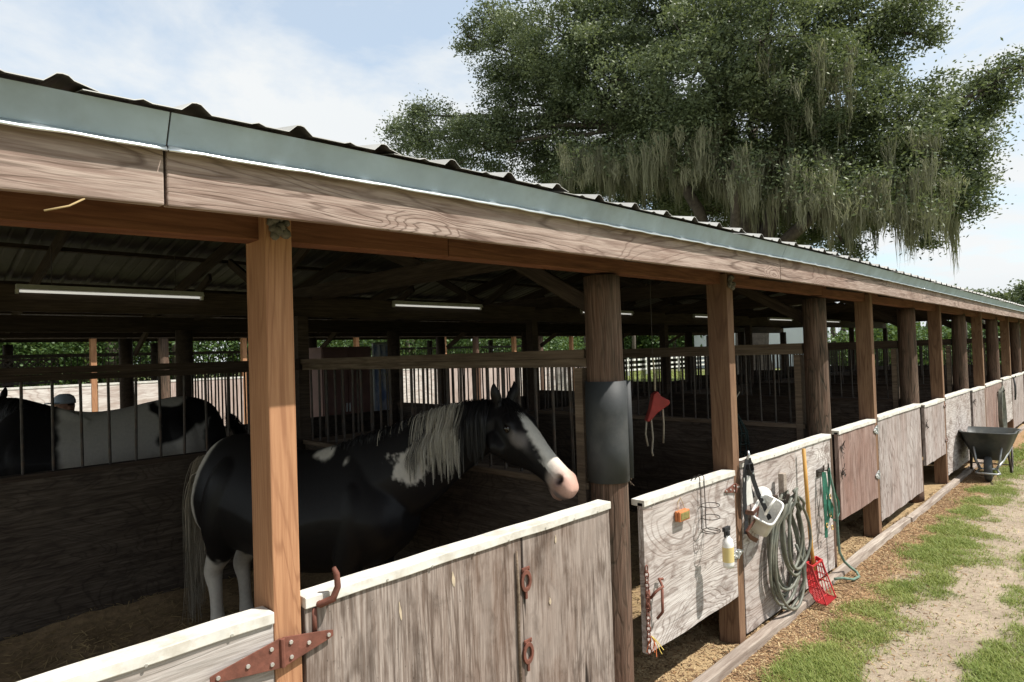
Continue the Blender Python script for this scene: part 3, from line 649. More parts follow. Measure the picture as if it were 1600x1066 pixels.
def strands(roots, dirs, lengths, widths, cols, grav, seg=7, curl=.02, push=None, clump=None):
    """ribbon hair: roots/dirs (n,3)"""
    if clump is not None:                                               # locks: every strand follows its lock's guide
        g = clump; off = roots - roots[g]; roots = roots[g].copy(); dirs = dirs[g].copy(); cl = np.linspace(1, .45, seg + 1); lengths = lengths[g] * rng.uniform(.66, 1.12, len(g))
    n = len(roots); p = roots.copy(); d = dirs / np.linalg.norm(dirs, axis=1)[:, None]; V = []; C = []
    ph = rng.uniform(0, 6.28, n)
    wd = np.cross(d, np.array([0, 0, 1.])); wd += rng.normal(0, .4, (n, 3)); wd /= np.linalg.norm(wd, axis=1)[:, None] + 1e-9
    for j in range(seg + 1):
        t = j / seg; w = widths * (1 - .75 * t) * .5
        pp = p if clump is None else p + off * cl[j]
        V.append(np.stack([pp - wd * w[:, None], pp + wd * w[:, None]], 1)); C.append(np.repeat(cols[:, None] * (1 - .12 * t), 2, 1))
        d = d + np.array([0, 0, -1.]) * grav + (rng.normal(0, curl, (n, 3)) if clump is None else rng.normal(0, curl, (n, 3))[g] + rng.normal(0, curl * .12, (n, 3))); d /= np.linalg.norm(d, axis=1)[:, None]
        p = p + d * (lengths / seg)[:, None]
        if push is not None: p = push(p)
    V = np.stack(V, 1).reshape(-1, 3); C = np.stack(C, 1).reshape(-1, 3); k = 2 * (seg + 1); base = np.arange(n)[:, None] * k + 2 * np.arange(seg)[None]
    base = base.ravel(); return V, np.c_[base, base + 1, base + 3, base + 2], C

def horse(name, label, croup, fwd, scale, neck, poll, muz, z0, colour, head_up=None):
    """croup: world point at croup top; fwd: horizontal unit vector; neck: list of (centre, top, bottom, half width)"""
    F = Vector((*fwd, 0)).normalized(); SD = F.cross(Vector((0, 0, 1)))     # right-hand side of the horse
    U = Vector((0, 0, 1)); cr = Vector((croup[0], croup[1], 0))
    def L(t, s, z): return cr + F * (t * scale) + SD * (s * scale) + U * (z0 + (z) * scale)
    b = MB()
    T = [(-.385, 1.04, .93, .05, 0), (-.355, 1.20, .80, .14, .1), (-.28, 1.33, .72, .205, .25), (-.15, 1.395, .68, .245, .3), (0, 1.415, .66, .262, .35), (.2, 1.385, .64, .275, .35), (.42, 1.345, .605, .30, .35), (.62, 1.335, .60, .305, .4), (.80, 1.37, .62, .285, .5), (.95, 1.405, .655, .255, .55), (1.10, 1.385, .69, .235, .45), (1.22, 1.28, .75, .21, .3), (1.32, 1.17, .83, .165, .2), (1.38, 1.06, .92, .08, 0)]
    rs = []
    for t, zt, zb, hw, pn in dense(T):
        zc = zb + (zt - zb) * .46
        rs.append(oval(L(t, 0, zc), SD, U, hw * scale, (zt - zc) * scale, (zc - zb) * scale, 56, pn, 2.1))
    b.loft(rs)
    for s in (-1, 1):
        hind = [(.06, .06, 1.27, .05), (.05, .08, 1.22, .12), (.03, .095, 1.12, .165), (.0, .11, .98, .175), (-.04, .135, .84, .145), (-.09, .125, .68, .092), (-.17, .115, .57, .064), (-.20, .11, .50, .057), (-.18, .11, .40, .043), (-.17, .11, .27, .040), (-.16, .11, .185, .048), (-.125, .11, .115, .040), (-.10, .11, .06, .053), (-.09, .11, .0, .062)]
        fore = [(1.06, .07, 1.20, .05), (1.09, .09, 1.14, .10), (1.11, .105, 1.02, .13), (1.08, .125, .88, .115), (1.04, .14, .75, .088), (1.03, .14, .60, .064), (1.035, .14, .48, .050), (1.04, .14, .43, .049), (1.03, .14, .36, .036), (1.03, .14, .25, .034), (1.03, .14, .18, .044), (1.065, .14, .11, .036), (1.085, .14, .06, .050), (1.095, .14, .0, .060)]
        for chain in (dense(hind, 4), dense(fore, 4)):
            b.tube([L(t, s * a, z) for t, a, z, r in chain], [max(.01, r * scale) for *_, r in chain], 24)
    # neck
    NK = [(Vector(q[:3]), q[3], q[4], q[5]) for q in dense([(*c, tp, bt, hw) for c, tp, bt, hw in neck], 4)]; rs = []
    for i, (c, tp, bt, hw) in enumerate(NK):
        t = (NK[min(i + 1, len(NK) - 1)][0] - NK[max(i - 1, 0)][0]).normalized(); sd = t.cross(U).normalized(); up = sd.cross(t)
        rs.append(oval(c, sd, up, hw, tp, bt, 44, .45))
    b.loft(rs)
    # head
    P0 = Vector(poll); P1 = Vector(muz); A = (P1 - P0); HL = A.length; A = A.normalized(); SDH = A.cross(U).normalized(); N = SDH.cross(A)
    k = HL / .62
    def H(h, s, n): return P0 + A * (h * k) + SDH * (s * k) + N * (n * k)
    HR = [(-.06, .02, .06, .05), (-.03, .055, .12, .075), (.04, .072, .175, .088), (.12, .080, .205, .096), (.19, .078, .205, .100), (.25, .072, .185, .094), (.31, .064, .150, .078), (.38, .056, .118, .064), (.45, .052, .100, .057), (.51, .051, .092, .056), (.56, .050, .090, .060), (.60, .044, .086, .058), (.635, .026, .074, .048), (.655, .004, .055, .030)]
    b.loft([oval(H(h, 0, -.0), SDH, N, hw * k, max(.003, tp) * k, bt * k, 40, .25, 2.5) for h, tp, bt, hw in dense(HR, 4)])
    for s in (-1, 1):
        # brow ridge, cheek, nostril rim, lip, ear
        b.tube([H(.10, s * .062, .045), H(.165, s * .086, .040), H(.215, s * .084, .020)], [.022 * k, .026 * k, .018 * k], 10)
        b.tube([H(.09, s * .072, -.10), H(.16, s * .080, -.12), H(.22, s * .076, -.10)], [.05 * k, .062 * k, .04 * k], 12)
        b.tube([H(.22, s * .078, -.020), H(.32, s * .068, -.025), H(.40, s * .055, -.03)], [.014 * k, .013 * k, .008 * k], 8)
        ring = [H(.575 + .024 * math.cos(a), s * (.050 + .012 * math.sin(a + 2.5)), .008 + .026 * math.sin(a)) for a in [2 * math.pi * i / 12 for i in range(13)]]
        b.tube(ring, .011 * k, 8, cap=False)
        b.tube([H(.54, s * .030, -.060), H(.60, s * .028, -.066), H(.635, s * .015, -.060)], [.02 * k, .026 * k, .02 * k], 8)
        e0 = H(-.005, s * .050, .055); ed = (N * .75 - A * .5 + SDH * s * .28).normalized(); ef = (A * .8 + SDH * s * .35).normalized()
        b.tube([e0 - ed * .02, e0 + ed * .03 * k, e0 + ed * .058 * k + ef * .006, e0 + ed * .092 * k + ef * .004, e0 + ed * .122 * k - SDH * s * .012], [.026 * k, .032 * k, .030 * k, .018 * k, .004 * k], 10)
    b.tube([H(.50, 0, -.085), H(.575, 0, -.098), H(.61, 0, -.090)], [.022 * k, .032 * k, .02 * k], 10)       # chin
    me = remesh(b, .0085, 9)
    n = len(me.vertices); co = np.empty(n * 3, np.float32); me.vertices.foreach_get('co', co); co = co.reshape(-1, 3).astype(float)
    # nostril hollows: push vertices inward near the nostril centres
    for s in (-1, 1):
        c = np.array(H(.578, s * .056, .008)); d = np.linalg.norm(co - c, axis=1); wgt = np.exp(-(d / (.021 * k)) ** 2)
        co -= np.outer(wgt, np.array(SDH) * s * .034 * k + np.array(A) * .004)
        c = np.array(H(.175, s * .105, .018)); d = np.linalg.norm(co - c, axis=1); co -= np.outer(np.exp(-(d / (.020 * k)) ** 2), np.array(SDH) * s * .012 * k)
    me.vertices.foreach_set('co', co.astype(np.float32).ravel()); me.update()
    rel = co - np.array(P0); hh = rel @ np.array(A) / k; hs = rel @ np.array(SDH) / k; hn = rel @ np.array(N) / k
    q = co - np.array(cr); tt = q @ np.array(F) / scale; ts = q @ np.array(SDH if False else SD) / scale; tz = (co[:, 2] - z0) / scale
    onhead = (np.linalg.norm(co - np.array(H(.3, 0, -.03)), axis=1) < .42 * k) & (hh > -.05) & (np.abs(hs) < .16)
    colr = colour(co, hh, hs, hn, tt, ts, tz, onhead)
    a = me.color_attributes.new('tint', 'FLOAT_COLOR', 'POINT'); c4 = np.ones((n, 4), np.float32); c4[:, :3] = colr; a.data.foreach_set('color', c4.ravel())
    me.materials.append(MT['coat'])
    o = obj(name, me); tag(o, label, 'horse')
    for s in (-1, 1):
        ec = H(.170, s * .0885, .018); eb = bmesh.new(); bmesh.ops.create_uvsphere(eb, u_segments=16, v_segments=12, radius=.024 * k); em = bpy.data.meshes.new('eye'); eb.to_mesh(em); eb.free()
        em.materials.append(MT['eye']); em.polygons.foreach_set('use_smooth', np.ones(len(em.polygons), bool)); obj('eye', em, o, ec)
        for chain in ((-.09, .11), (1.095, .14)):
            hc = L(chain[0], s * chain[1], 0)
            MB().tube([hc + U * .002, hc + U * .03 * scale + F * -.004, hc + U * .075 * scale - F * .022], [.068 * scale, .063 * scale, .052 * scale], 14).build('hoof', MT['hoof'], o, smooth=True)
    return o, dict(L=L, H=H, F=F, SD=SD, NK=NK, A=A, N=N, SDH=SDH, k=k)
BLK, WHT, PNK, GRY = np.array((.0065, .0062, .0075)), np.array((.66, .62, .56)), np.array((.58, .36, .29)), np.array((.13, .115, .11))
def lerp(a, b, w): return a * (1 - w[:, None]) + b * w[:, None]
def pinto(co, hh, hs, hn, tt, ts, tz, onh):
    n = len(co); C = np.tile(BLK, (n, 1)); jit = (vnoise(co, 16, 3, 3) - .5) * .10; jf = (vnoise(co, 55, 4, 2) - .5) * .05
    # shoulder and neck patches, loin patch, rump edge, lower legs
    sh = sstep(.02, -.02, np.hypot((tt - 1.15) * 1.0, (tz - 1.20)) - .105 + jit * 1.1) * (ts > -.1)
    pd = np.minimum.reduce([np.linalg.norm((co - np.array(c_)) * (1, 1, sc_), axis=1) - r_ for c_, r_, sc_ in (((2.0, .84, 1.40), .10, .8), ((2.07, .92, 1.33), .10, 1.), ((2.03, .80, 1.26), .05, .7), ((1.99, 1.04, 1.41), .035, .6))])
    drip = sstep(.015, -.015, pd + jit * .9 + jf) * (ts > 0)
    loin = sstep(.015, -.015, np.linalg.norm((co - np.array((1.88, 1.52, 1.375))) * (.6, .55, 1), axis=1) - .045 + jit * .5)
    loin2 = sstep(.015, -.015, np.hypot((tt - 1.0), (tz - 1.30) * .8) - .02 + jit * .7)
    rump = sstep(.025, -.025, tt + .235 + jit * .5 - .06 * sstep(1.1, 1.4, tz))
    legs = sstep(.60, .54, tz + jit * .8 + .0 * tt)
    hindin = sstep(.62, .56, tz - .10 * sstep(-.05, -.25, tt) + jit)
    w = np.maximum.reduce([sh * 0 + drip, loin, loin2, rump, legs, hindin * (tt < .2)]); w[onh] = 0
    C = lerp(C, WHT, w)
    # head: blaze, pink muzzle, grey cheek patch
    bw = .032 + .022 * sstep(.16, .32, hh) + .015 * sstep(.42, .55, hh)
    bl = sstep(.010, -.010, np.abs(hs + .004) - bw + jit * .25 + jf * .3) * (hn > .0) * sstep(.05, .09, hh + jit)
    mz = sstep(.47, .53, hh + .35 * np.clip(hn, -.08, .05) + jit * .4)
    gp = sstep(.03, -.02, np.hypot((hh - .27) * .62, (hn - .012 + (hh - .27) * .1) * 1.1) - .030 + jit * .5) * (hs > .03)
    C[onh] = lerp(C[onh], GRY * 1.5, (gp * .9)[onh]); C[onh] = lerp(C[onh], WHT * 1.05, bl[onh]); C[onh] = lerp(C[onh], PNK, (mz * sstep(.46, .60, hh))[onh]); C[onh] = lerp(C[onh], WHT * .8 + PNK * .25, (mz * (1 - sstep(.46, .60, hh)))[onh])
    nost = np.exp(-(np.hypot(hh - .578, (hn - .008) * .85) / .022) ** 2) * (np.abs(hs) > .02); C[onh] = lerp(C[onh], np.array((.05, .03, .03)), (np.clip(nost * 1.3, 0, 1))[onh])
    lip = sstep(.02, .0, np.abs(hn + .062) - .004) * sstep(.55, .6, hh); C[onh] = lerp(C[onh], GRY, (lip * .85)[onh])
    return C
neck1 = [((1.99, 1.42, 1.10), .31, .24, .17), ((2.06, 1.24, 1.19), .29, .27, .165), ((2.15, 1.06, 1.29), .255, .25, .14), ((2.24, .90, 1.40), .215, .21, .12), ((2.32, .76, 1.485), .17, .175, .105), ((2.385, .665, 1.54), .135, .15, .095), ((2.425, .60, 1.57), .10, .13, .085)]
h1, K1 = horse('horse', 'black and white pinto horse resting its muzzle on the half door', (1.75, 2.32), (.265, -.964), 1.0, neck1, (2.45, .585, 1.615), (2.425, .085, 1.262), .035, pinto)
# mane on the camera side, forelock, tail
def crest(u):
    N = K1['NK']; f = u * (len(N) - 1); i = np.clip(np.floor(f).astype(int), 0, len(N) - 2); fr = f - i; out = []; sides = []; hws = []
    for a, t in zip(i, fr):
        c = N[a][0].lerp(N[a + 1][0], t); tp = N[a][1] * (1 - t) + N[a + 1][1] * t; tg = (N[a + 1][0] - N[a][0]).normalized(); sd = tg.cross(Vector((0, 0, 1))).normalized(); up = sd.cross(tg)
        out.append(c + up * (tp - .004)); sides.append(sd); hws.append(N[a][3] * (1 - t) + N[a + 1][3] * t)
    return np.array(out), np.array(sides), np.array(hws)
n = 4400; u = np.sort(rng.uniform(.04, 1, n)); lock = (np.arange(n) // 34) * 34 + 17; lock = np.minimum(lock, n - 1); pt, sd, hw = crest(u)
pt = pt + rng.normal(0, .009, (n, 3)); dr = sd * 1.0 + np.array([0, 0, .35]) + rng.normal(0, .14, (n, 3))
nkc = np.array([c for c, *_ in K1['NK']]); 
def push(p):
    # keep the hair outside the neck: nearest neck section, push to the right-hand side
    nk = K1['NK']; seg = np.linspace(0, 1, 40); cc = []; rr = []
    for s_ in seg:
        f = s_ * (len(nk) - 1); a = min(int(f), len(nk) - 2); t = f - a; cc.append(nk[a][0].lerp(nk[a + 1][0], t)); rr.append(nk[a][3] * (1 - t) + nk[a + 1][3] * t)
    cc = np.array(cc); rr = np.array(rr); d = np.linalg.norm(p[:, None, :2] - cc[None, :, :2], axis=2); j = d.argmin(1)
    s3 = np.array(K1['SD']); lat = ((p - cc[j]) @ s3); below = np.clip((cc[j, 2] + .16 - p[:, 2]) / .12, 0, 1)
    need = rr[j] * below + .012 - lat; return p + np.outer(np.clip(need, 0, .03) , s3)
wz = sstep(.50, .54, u + rng.normal(0, .02, n)) * sstep(.78, .74, u + rng.normal(0, .012, n))
wz = np.maximum(wz, (rng.random(n) < .07) * (u < .5))
cols = BLK * 1.2 * (1 - wz[:, None]) + np.array((.60, .55, .46)) * rng.uniform(.55, 1.15, n)[:, None] * wz[:, None]
ln = np.where(u > .78, rng.uniform(.2, .34, n), np.where(u > .5, rng.uniform(.24, .40, n), rng.uniform(.10, .20, n)))
V, F_, C = strands(pt, dr, ln, rng.uniform(.0022, .0055, n), cols, .75, 9, .045, push, lock)
mn = obj('mane', fast_mesh('mane', V, F_, MT['hair'], True, C), h1); part_label(mn, 'long mane, black with a wide cream band')
n = 260; H = K1['H']; rt = np.array([H(rng.uniform(-.02, .04), rng.uniform(-.03, .03), .07) for _ in range(n)]); dr = np.tile(np.array(K1['A'] + K1['N'] * .35), (n, 1)) + np.array(K1['SDH']) * rng.normal(.15, .35, n)[:, None]
V, F_, C = strands(rt, dr, rng.uniform(.08, .17, n), rng.uniform(.004, .008, n), np.tile(BLK, (n, 1)), .10, 6, .06); obj('forelock', fast_mesh('forelock', V, F_, MT['hair'], True, C), h1)
def tail(o, K, n, cols, z=1.20, lo=.8, hi=1.12, off=-.42, sway=.06):
    rt = np.array([K['L'](off + rng.uniform(-.02, .02), rng.normal(0, .024), z + rng.uniform(-.08, .04)) for _ in range(n)])
    dr = np.array(-K['F']) * .9 + np.array([0, 0, .22]) + rng.normal(0, .12, (n, 3))
    V, F_, C = strands(rt, dr, rng.uniform(lo, hi, n), rng.uniform(.003, .007, n), cols, .95, 11, sway, None, (np.arange(n) // 20) * 20); return obj('tail', fast_mesh('tail', V, F_, MT['hair'], True, C), o)
n = 1700; part_label(tail(h1, K1, n, np.array((.62, .56, .46)) * rng.uniform(.5, 1.15, n)[:, None], off=-.385, z=1.22), 'long cream tail')

def pinto2(co, hh, hs, hn, tt, ts, tz, onh):
    n = len(co); jit = (vnoise(co, 7, 23, 3) - .5) * .16; C = np.tile(WHT * .8, (n, 1))
    fr = sstep(-.03, .03, tt - .86 + jit); rp_ = np.maximum(sstep(.02, -.02, 1.12 - .35 * tt - tz + jit * .6) * sstep(.22, .18, tt + jit), sstep(-.14, -.20, tt + jit)); rp_ *= 1 - sstep(.02, -.02, np.hypot(tt - .06, (tz - 1.41) * 1.6) - .12 + jit * .5)
    w = np.maximum(fr, rp_); w[onh] = 1; return lerp(C, BLK * 1.1, w)
z2 = .05; s2 = 1.11
neck2 = [((1.16, 4.62, 1.22), .33, .27, .18), ((1.06, 4.68, 1.32), .30, .28, .16), ((.96, 4.80, 1.42), .24, .24, .135), ((.88, 4.96, 1.50), .19, .20, .115), ((.82, 5.10, 1.55), .14, .16, .10), ((.79, 5.18, 1.57), .10, .13, .09)]
h2, K2 = horse('horse', 'black and white horse in the stall behind, seen through the bars', (2.06, 4.62), (-1, .02), s2, neck2, (.80, 5.16, 1.63), (.52, 5.56, 1.32), z2, pinto2)
n = 400; tail(h2, K2, n, np.tile(BLK, (n, 1)) * rng.uniform(.8, 2, n)[:, None])
n = 500; N_ = K2['NK']; K1_keep = K1; K1 = K2; u = rng.uniform(.3, 1, n); pt, sd, hw = crest(u); dr = sd * -1. + np.array([0, 0, .3]) + rng.normal(0, .2, (n, 3))
V, F_, C = strands(pt, dr, rng.uniform(.2, .35, n), rng.uniform(.005, .01, n), np.tile(BLK, (n, 1)), .6, 6, .05); obj('mane', fast_mesh('mane', V, F_, MT['hair'], True, C), h2); K1 = K1_keep
# ------------------------------------------------------------------ things hung on the stall fronts
blk = plain('black_webbing', (.018, .018, .02), .6, var=.3, nscale=40); leath = plain('brown_leather', (.11, .045, .03), .5, var=.3)
wpl = plain('white_plastic', (.74, .73, .70), .4, var=.06, dirt=(.45, .42, .36), dirt_amt=.3); grn = plain('green_webbing', (.025, .13, .085), .6, var=.35, nscale=30); redp = plain('red_plastic', (.44, .025, .03), .45, var=.2, dirt=(.25, .06, .05), dirt_amt=.5)
yel = wood('yellow_handle', (.62, .36, .10), (.55, .30, .07), (.34, .17, .05), 'z', K=6, lines=.3, crack=.1, stretch=.1, bump=.1, rough=.5)
hosem = plain('olive_hose', (.135, .14, .115), .5, var=.35, nscale=12, dirt=(.26, .23, .17), dirt_amt=.5)
brick = plain('orange_brush_wood', (.50, .17, .06), .6, var=.25, nscale=20); olive = plain('olive_bristle', (.20, .17, .055), .9, var=.3, nscale=60, bump=.5)
label_p = plain('bottle_label', (.62, .50, .22), .5, var=.1)
FY = YF - .001
# wooden brush hung from a string
t = thing('grooming_brush', 'orange wooden brush hung by a string on the pale half door', 'brush', (3.21, FY, .985))
MB().box((-.055, -.038, -.028), (.055, -.022, .030)).build('brush_back', brick, t, bevel=.006); MB().box((-.055, -.020, -.028), (.055, -.001, .030)).build('brush_back', brick, t, bevel=.006)
MB().box((-.046, -.0405, -.020), (.046, -.0225, .022)).build('bristle_pad', olive, t, bevel=.004)
b = MB(); b.tube([(-.03, -.012, .03), (-.02, -.006, .07), (.012, -.004, .095), (.03, -.008, .06), (.04, -.012, .03)], .0018, 5); b.build('string', straw, t)
# wire rack and spray bottle
t = thing('wire_rack', 'black wire bottle rack hooked over the pale half door', 'rack', (3.46, FY, 0))
b = MB()
for s in (-.025, .025):
    b.tube([(s, .05, 1.13), (s, .02, 1.165), (s, -.012, 1.16), (s, -.014, 1.05), (s, -.014, .86), (s, -.03, .85), (s, -.10, .85)], .0028, 6)
b.build('hanger_wire', MT['bar'], t, smooth=True)
for z in (.85, .93, 1.00):
    b = MB(); b.tube([(.052 * math.cos(a), -.06 + .052 * math.sin(a), z + .004 * math.cos(a)) for a in [2 * math.pi * i / 20 for i in range(21)]], .0026, 6, cap=False); b.build('wire_ring', MT['bar'], t, smooth=True)
t = thing('spray_bottle', 'white spray bottle with black nozzle and tan label', 'bottle', (3.50, FY - .14, .735))
n = 20
def rr(r, z): return [(r * math.cos(a), r * .8 * math.sin(a), z) for a in [2 * math.pi * i / n for i in range(n)]]
MB().loft([rr(.020, -.09), rr(.036, -.088), rr(.038, -.07), rr(.038, .045), rr(.033, .068), rr(.016, .085), rr(.014, .10)]).build('bottle_body', wpl, t, smooth=True)
MB().loft([rr(.0388, -.055), rr(.0388, .03)], cap=False).build('paper_label', label_p, t, smooth=True)
b = MB(); b.loft([rr(.016, .095), rr(.018, .098), rr(.017, .122), rr(.010, .126)]); b.box((-.045, -.010, .122), (.022, .010, .146)); b.box((-.036, -.006, .088), (-.028, .006, .124)); b.build('spray_head', blk, t, bevel=.002)
# black halter with fleece and straps on the post hook
HX = LX(0) + SQ
t = thing('black_halter', 'black webbing halter hung from a hook beside the white scoop', 'halter', (HX + .055, YF - .012, 0))
b = MB()
b.tube([(0, .04, 1.16), (0, .0, 1.17), (0, -.03, 1.185), (0, -.045, 1.22), (0, -.04, 1.245)], [.01, .01, .01, .009, .006], 8); b.build('wall_hook', MT['zinc'], t, smooth=True)
def loop(pts, w, mat, nm, up=(0, -.4, 1), th=.004): return MB().strap(pts, w, th, up).build(nm, mat, t, smooth=False)
loop([(-.01, -.035, 1.19), (-.035, -.03, 1.12), (-.05, -.028, .98), (-.055, -.03, .86), (-.04, -.03, .80), (-.06, -.03, .72)], .028, blk, 'cheek_strap', (1, -.5, 0))
loop([(.005, -.04, 1.195), (.03, -.042, 1.14), (.05, -.045, 1.05), (.085, -.06, .95), (.14, -.075, .86), (.20, -.08, .77)], .030, blk, 'crown_strap', (1, -.6, .3))
loop([(.0, -.03, 1.195), (.012, -.03, 1.12), (.02, -.03, 1.02), (.06, -.035, .93)], .026, blk, 'throat_strap', (1, -.5, 0))
loop([(-.03, -.05, 1.13), (.0, -.055, 1.10), (.035, -.05, 1.12), (.02, -.05, 1.165), (-.02, -.045, 1.16), (-.03, -.05, 1.13)], .022, blk, 'buckle_loop', (0, -1, .3))
loop([(-.055, -.03, .86), (.0, -.06, .845), (.05, -.07, .87), (.06, -.06, .82), (-.01, -.05, .77), (-.06, -.035, .74), (-.02, -.05, .69), (.04, -.06, .66)], .030, leath, 'nose_band', (0, -.3, 1), .007)
loop([(-.02, -.028, 1.08), (-.01, -.03, .99), (.01, -.03, .90)], .06, wpl, 'fleece_pad', (1, -.3, 0), .018)
b = MB()
for q in ((.115, -.078, .90), (.03, -.052, 1.10), (.17, -.086, .82), (.10, -.07, .935)): b.tube([q, (q[0] - .003, q[1] - .006, q[2])], .008, 8)
b.build('rivets', MT['zinc'], t)
# white plastic scoop cut from a jug
t = thing('white_scoop', 'white plastic scoop hanging under the black halter', 'scoop', (HX + .20, YF - .085, .80), rz=-.25)
b = MB()
def rect(w, h, z, ox=0, oy=0, rd=.3):
    c, s = sup(24, 5); return [(ox + w * c[i], oy + h * s[i], z) for i in range(24)]
b.loft([rect(.085, .060, -.11), rect(.090, .065, -.10), rect(.096, .070, .0), rect(.100, .074, .075), rect(.106, .080, .08), rect(.106, .080, .088), rect(.094, .069, .088), rect(.088, .064, .0), rect(.082, .058, -.10)])
o = b.build('scoop_cup', wpl, t, smooth=True, bevel=0); o.rotation_euler = (.55, -.62, .1)
b = MB().loft([[(.072 * math.cos(a), -.02 + r_, .072 * math.sin(a)) for a in [2 * math.pi * i / 20 for i in range(20)]] for r_ in (0, .012)]); o = b.build('scoop_lid', wpl, t, (.02, .045, .12), True); o.rotation_euler = (.2, .35, -.4)
b = MB().tube([(-.06, -.05, .03), (-.08, -.09, .08), (-.03, -.10, .13), (.02, -.06, .12)], .009, 8); b.build('scoop_handle', wpl, t, smooth=True)
# garden hose on a post bracket
t = thing('garden_hose', 'olive garden hose coiled in long loops on the pale panel', 'hose', (4.53, YF, 0))
b = MB(); b.box((-.032, -.075, .70), (.022, -.035, 1.02)); b.build('hose_stake', MT['kerb'], t, bevel=.004)
b = MB(); b.box((-.12, -.05, .80), (-.08, 0, .88)); b.tube([(-.1, 0, .84), (-.1, -.12, .845), (-.1, -.13, .90)], .012, 8); b.build('hose_hook', MT['bar'], t)
loops = [(-.02, .24, .86, .13), (.0, .22, .88, .16), (-.03, .30, .84, .10), (.03, .26, .90, .20), (-.05, .20, .84, .22), (.02, .31, .87, .07), (.05, .27, .88, .30), (-.02, .17, .83, .36), (.06, .20, .92, .34)]
pts = []
for i, (ox, wx, zt, zb) in enumerate(loops):
    for j in range(26):
        a = math.pi / 2 + 2 * math.pi * j / 26; c_, s_ = math.cos(a), math.sin(a)
        nx = loops[(i + 1) % len(loops)]; f = j / 26; w_ = wx * (1 - f) + nx[1] * f; top = zt * (1 - f) + nx[2] * f
        zc = (top + zb) / 2; z = zc + (top - zb) / 2 * s_; pinch = (.42 + .58 * (1 - ((s_ + 1) / 2) ** 2.0))
        pts.append((ox + w_ * c_ * pinch - .03 * s_, -.030 - .0115 * i - .02 * math.sin(a * 2 + i) * .5 - (.03 if s_ > .7 else 0), z))
b = MB().tube(pts, .0105, 8); o = b.build('hose_coil', hosem, t, smooth=True)
b = MB().tube([(.10, -.09, .50), (.18, -.10, .36), (.22, -.09, .22), (.20, -.06, .10), (.05, -.05, .045), (-.08, -.05, .10)], .0105, 8); b.build('hose_tail', hosem, t, smooth=True)
b = MB().tube([(.36, -.05, .40), (.40, -.055, .36), (.41, -.06, .28)], [.013, .018, .014], 8); b.tube([(.30, -.03, .42), (.36, -.05, .41)], .014, 8); b.build('hose_nozzle', MT['bar'], t, smooth=True)
# manure fork
t = thing('manure_fork', 'manure fork with yellow wooden handle and red plastic basket', 'fork', (4.945, YF - .015, 0))
b = MB().tube([(.02, -.03, 1.135), (.015, -.045, .75), (.01, -.06, .40), (.012, -.075, .235)], [.0135, .0145, .0145, .0135], 10); b.build('handle', yel, t, smooth=True)
b = MB()
top = [(-.10, -.02), (.19, -.02), (.19, -.14), (-.10, -.14)]
def bp(u, v, z): return (-.075 + .20 * u, -.045 - .075 * v - (.30 - z) * .10, z)
for i in range(13): u_ = i / 12; b.tube([bp(u_, 0, .29), bp(u_, .0, .10), bp(u_, .55, .035), bp(u_, 1.5, .025)], .0040, 5)
for z in (.29, .25, .21, .17, .13): b.tube([bp(u_ / 10, 0, z) for u_ in range(11)], .004 if z < .28 else .007, 5)
for s_ in (0, 1):
    for z in (.29, .24, .19, .14): b.tube([bp(s_, 0, z), bp(s_, .6 + (.29 - z) * 2.4, z - .01)], .0045, 5)
    b.tube([bp(s_, .6, .28), bp(s_, .8, .21), bp(s_, 1.1, .13), bp(s_, 1.45, .03)], .006, 5)
    for v_ in (.25, .5, .75): b.tube([bp(s_, v_ * .7, .285), bp(s_, v_ * 1.35, .05)], .0035, 5)
for v_ in (.35, .7): b.tube([bp(u_ / 10, v_, .05 - .012 * v_) for u_ in range(11)], .004, 5)
b.tube([bp(.37, -.2, .30), bp(.37, -.1, .20)], .018, 8)
b.strap([bp(0, 0, .29), bp(1, 0, .29)], .030, .010, (0, -.2, 1)); b.strap([bp(0, 0, .295), bp(0, .62, .275)], .03, .008, (0, 0, 1)); b.strap([bp(1, 0, .295), bp(1, .62, .275)], .03, .008, (0, 0, 1))
b.strap([bp(0, .6, .285), bp(1, .6, .285)], .012, .008, (0, 0, 1))
part_label(b.build('fork_basket', redp, t), 'red plastic basket of tines')
# green halter and lead rope
t = thing('green_halter', 'green halter and lead rope hanging left of the second log post', 'halter', (5.40, YF - .005, 0))
b = MB()
for (x0, w) in ((-.055, .02), (.05, .02)): b.tube([(x0, .0, .90), (x0, -.04, .895), (x0, -.05, .93), (x0, -.048, .955)], .006, 7)
b.box((-.07, -.006, .86), (.07, .004, .915)); b.build('double_hook', MT['bar'], t, smooth=False)
lo2 = lambda pts, w, nm, up=(1, -.5, 0): MB().strap(pts, w, .005, up).build(nm, grn, t)
lo2([(-.055, -.045, .90), (-.07, -.05, .80), (-.075, -.055, .65), (-.06, -.05, .50), (-.05, -.045, .38)], .028, 'cheek_strap')
lo2([(-.05, -.05, .90), (-.03, -.055, .78), (.0, -.06, .66), (-.01, -.06, .55), (-.05, -.05, .48)], .024, 'throat_strap')
lo2([(.05, -.05, .91), (.04, -.055, .80), (.0, -.06, .72), (-.05, -.06, .64), (-.02, -.07, .56), (.05, -.065, .52), (.06, -.06, .60), (.0, -.06, .68)], .026, 'nose_band', (0, -.3, 1))
lo2([(.055, -.05, .92), (.09, -.055, .80), (.14, -.06, .70), (.22, -.06, .62), (.24, -.055, .52), (.16, -.055, .47), (.08, -.06, .50)], .016, 'rein_loop', (0, -.4, 1))
b = MB().tube([(.05, -.05, .91), (.10, -.06, .75), (.15, -.065, .55), (.155, -.065, .35), (.16, -.07, .22), (.22, -.085, .13), (.30, -.10, .07), (.33, -.14, .03), (.26, -.18, .02), (.15, -.17, .022), (.05, -.12, .05), (-.01, -.08, .05)], .0105, 8)
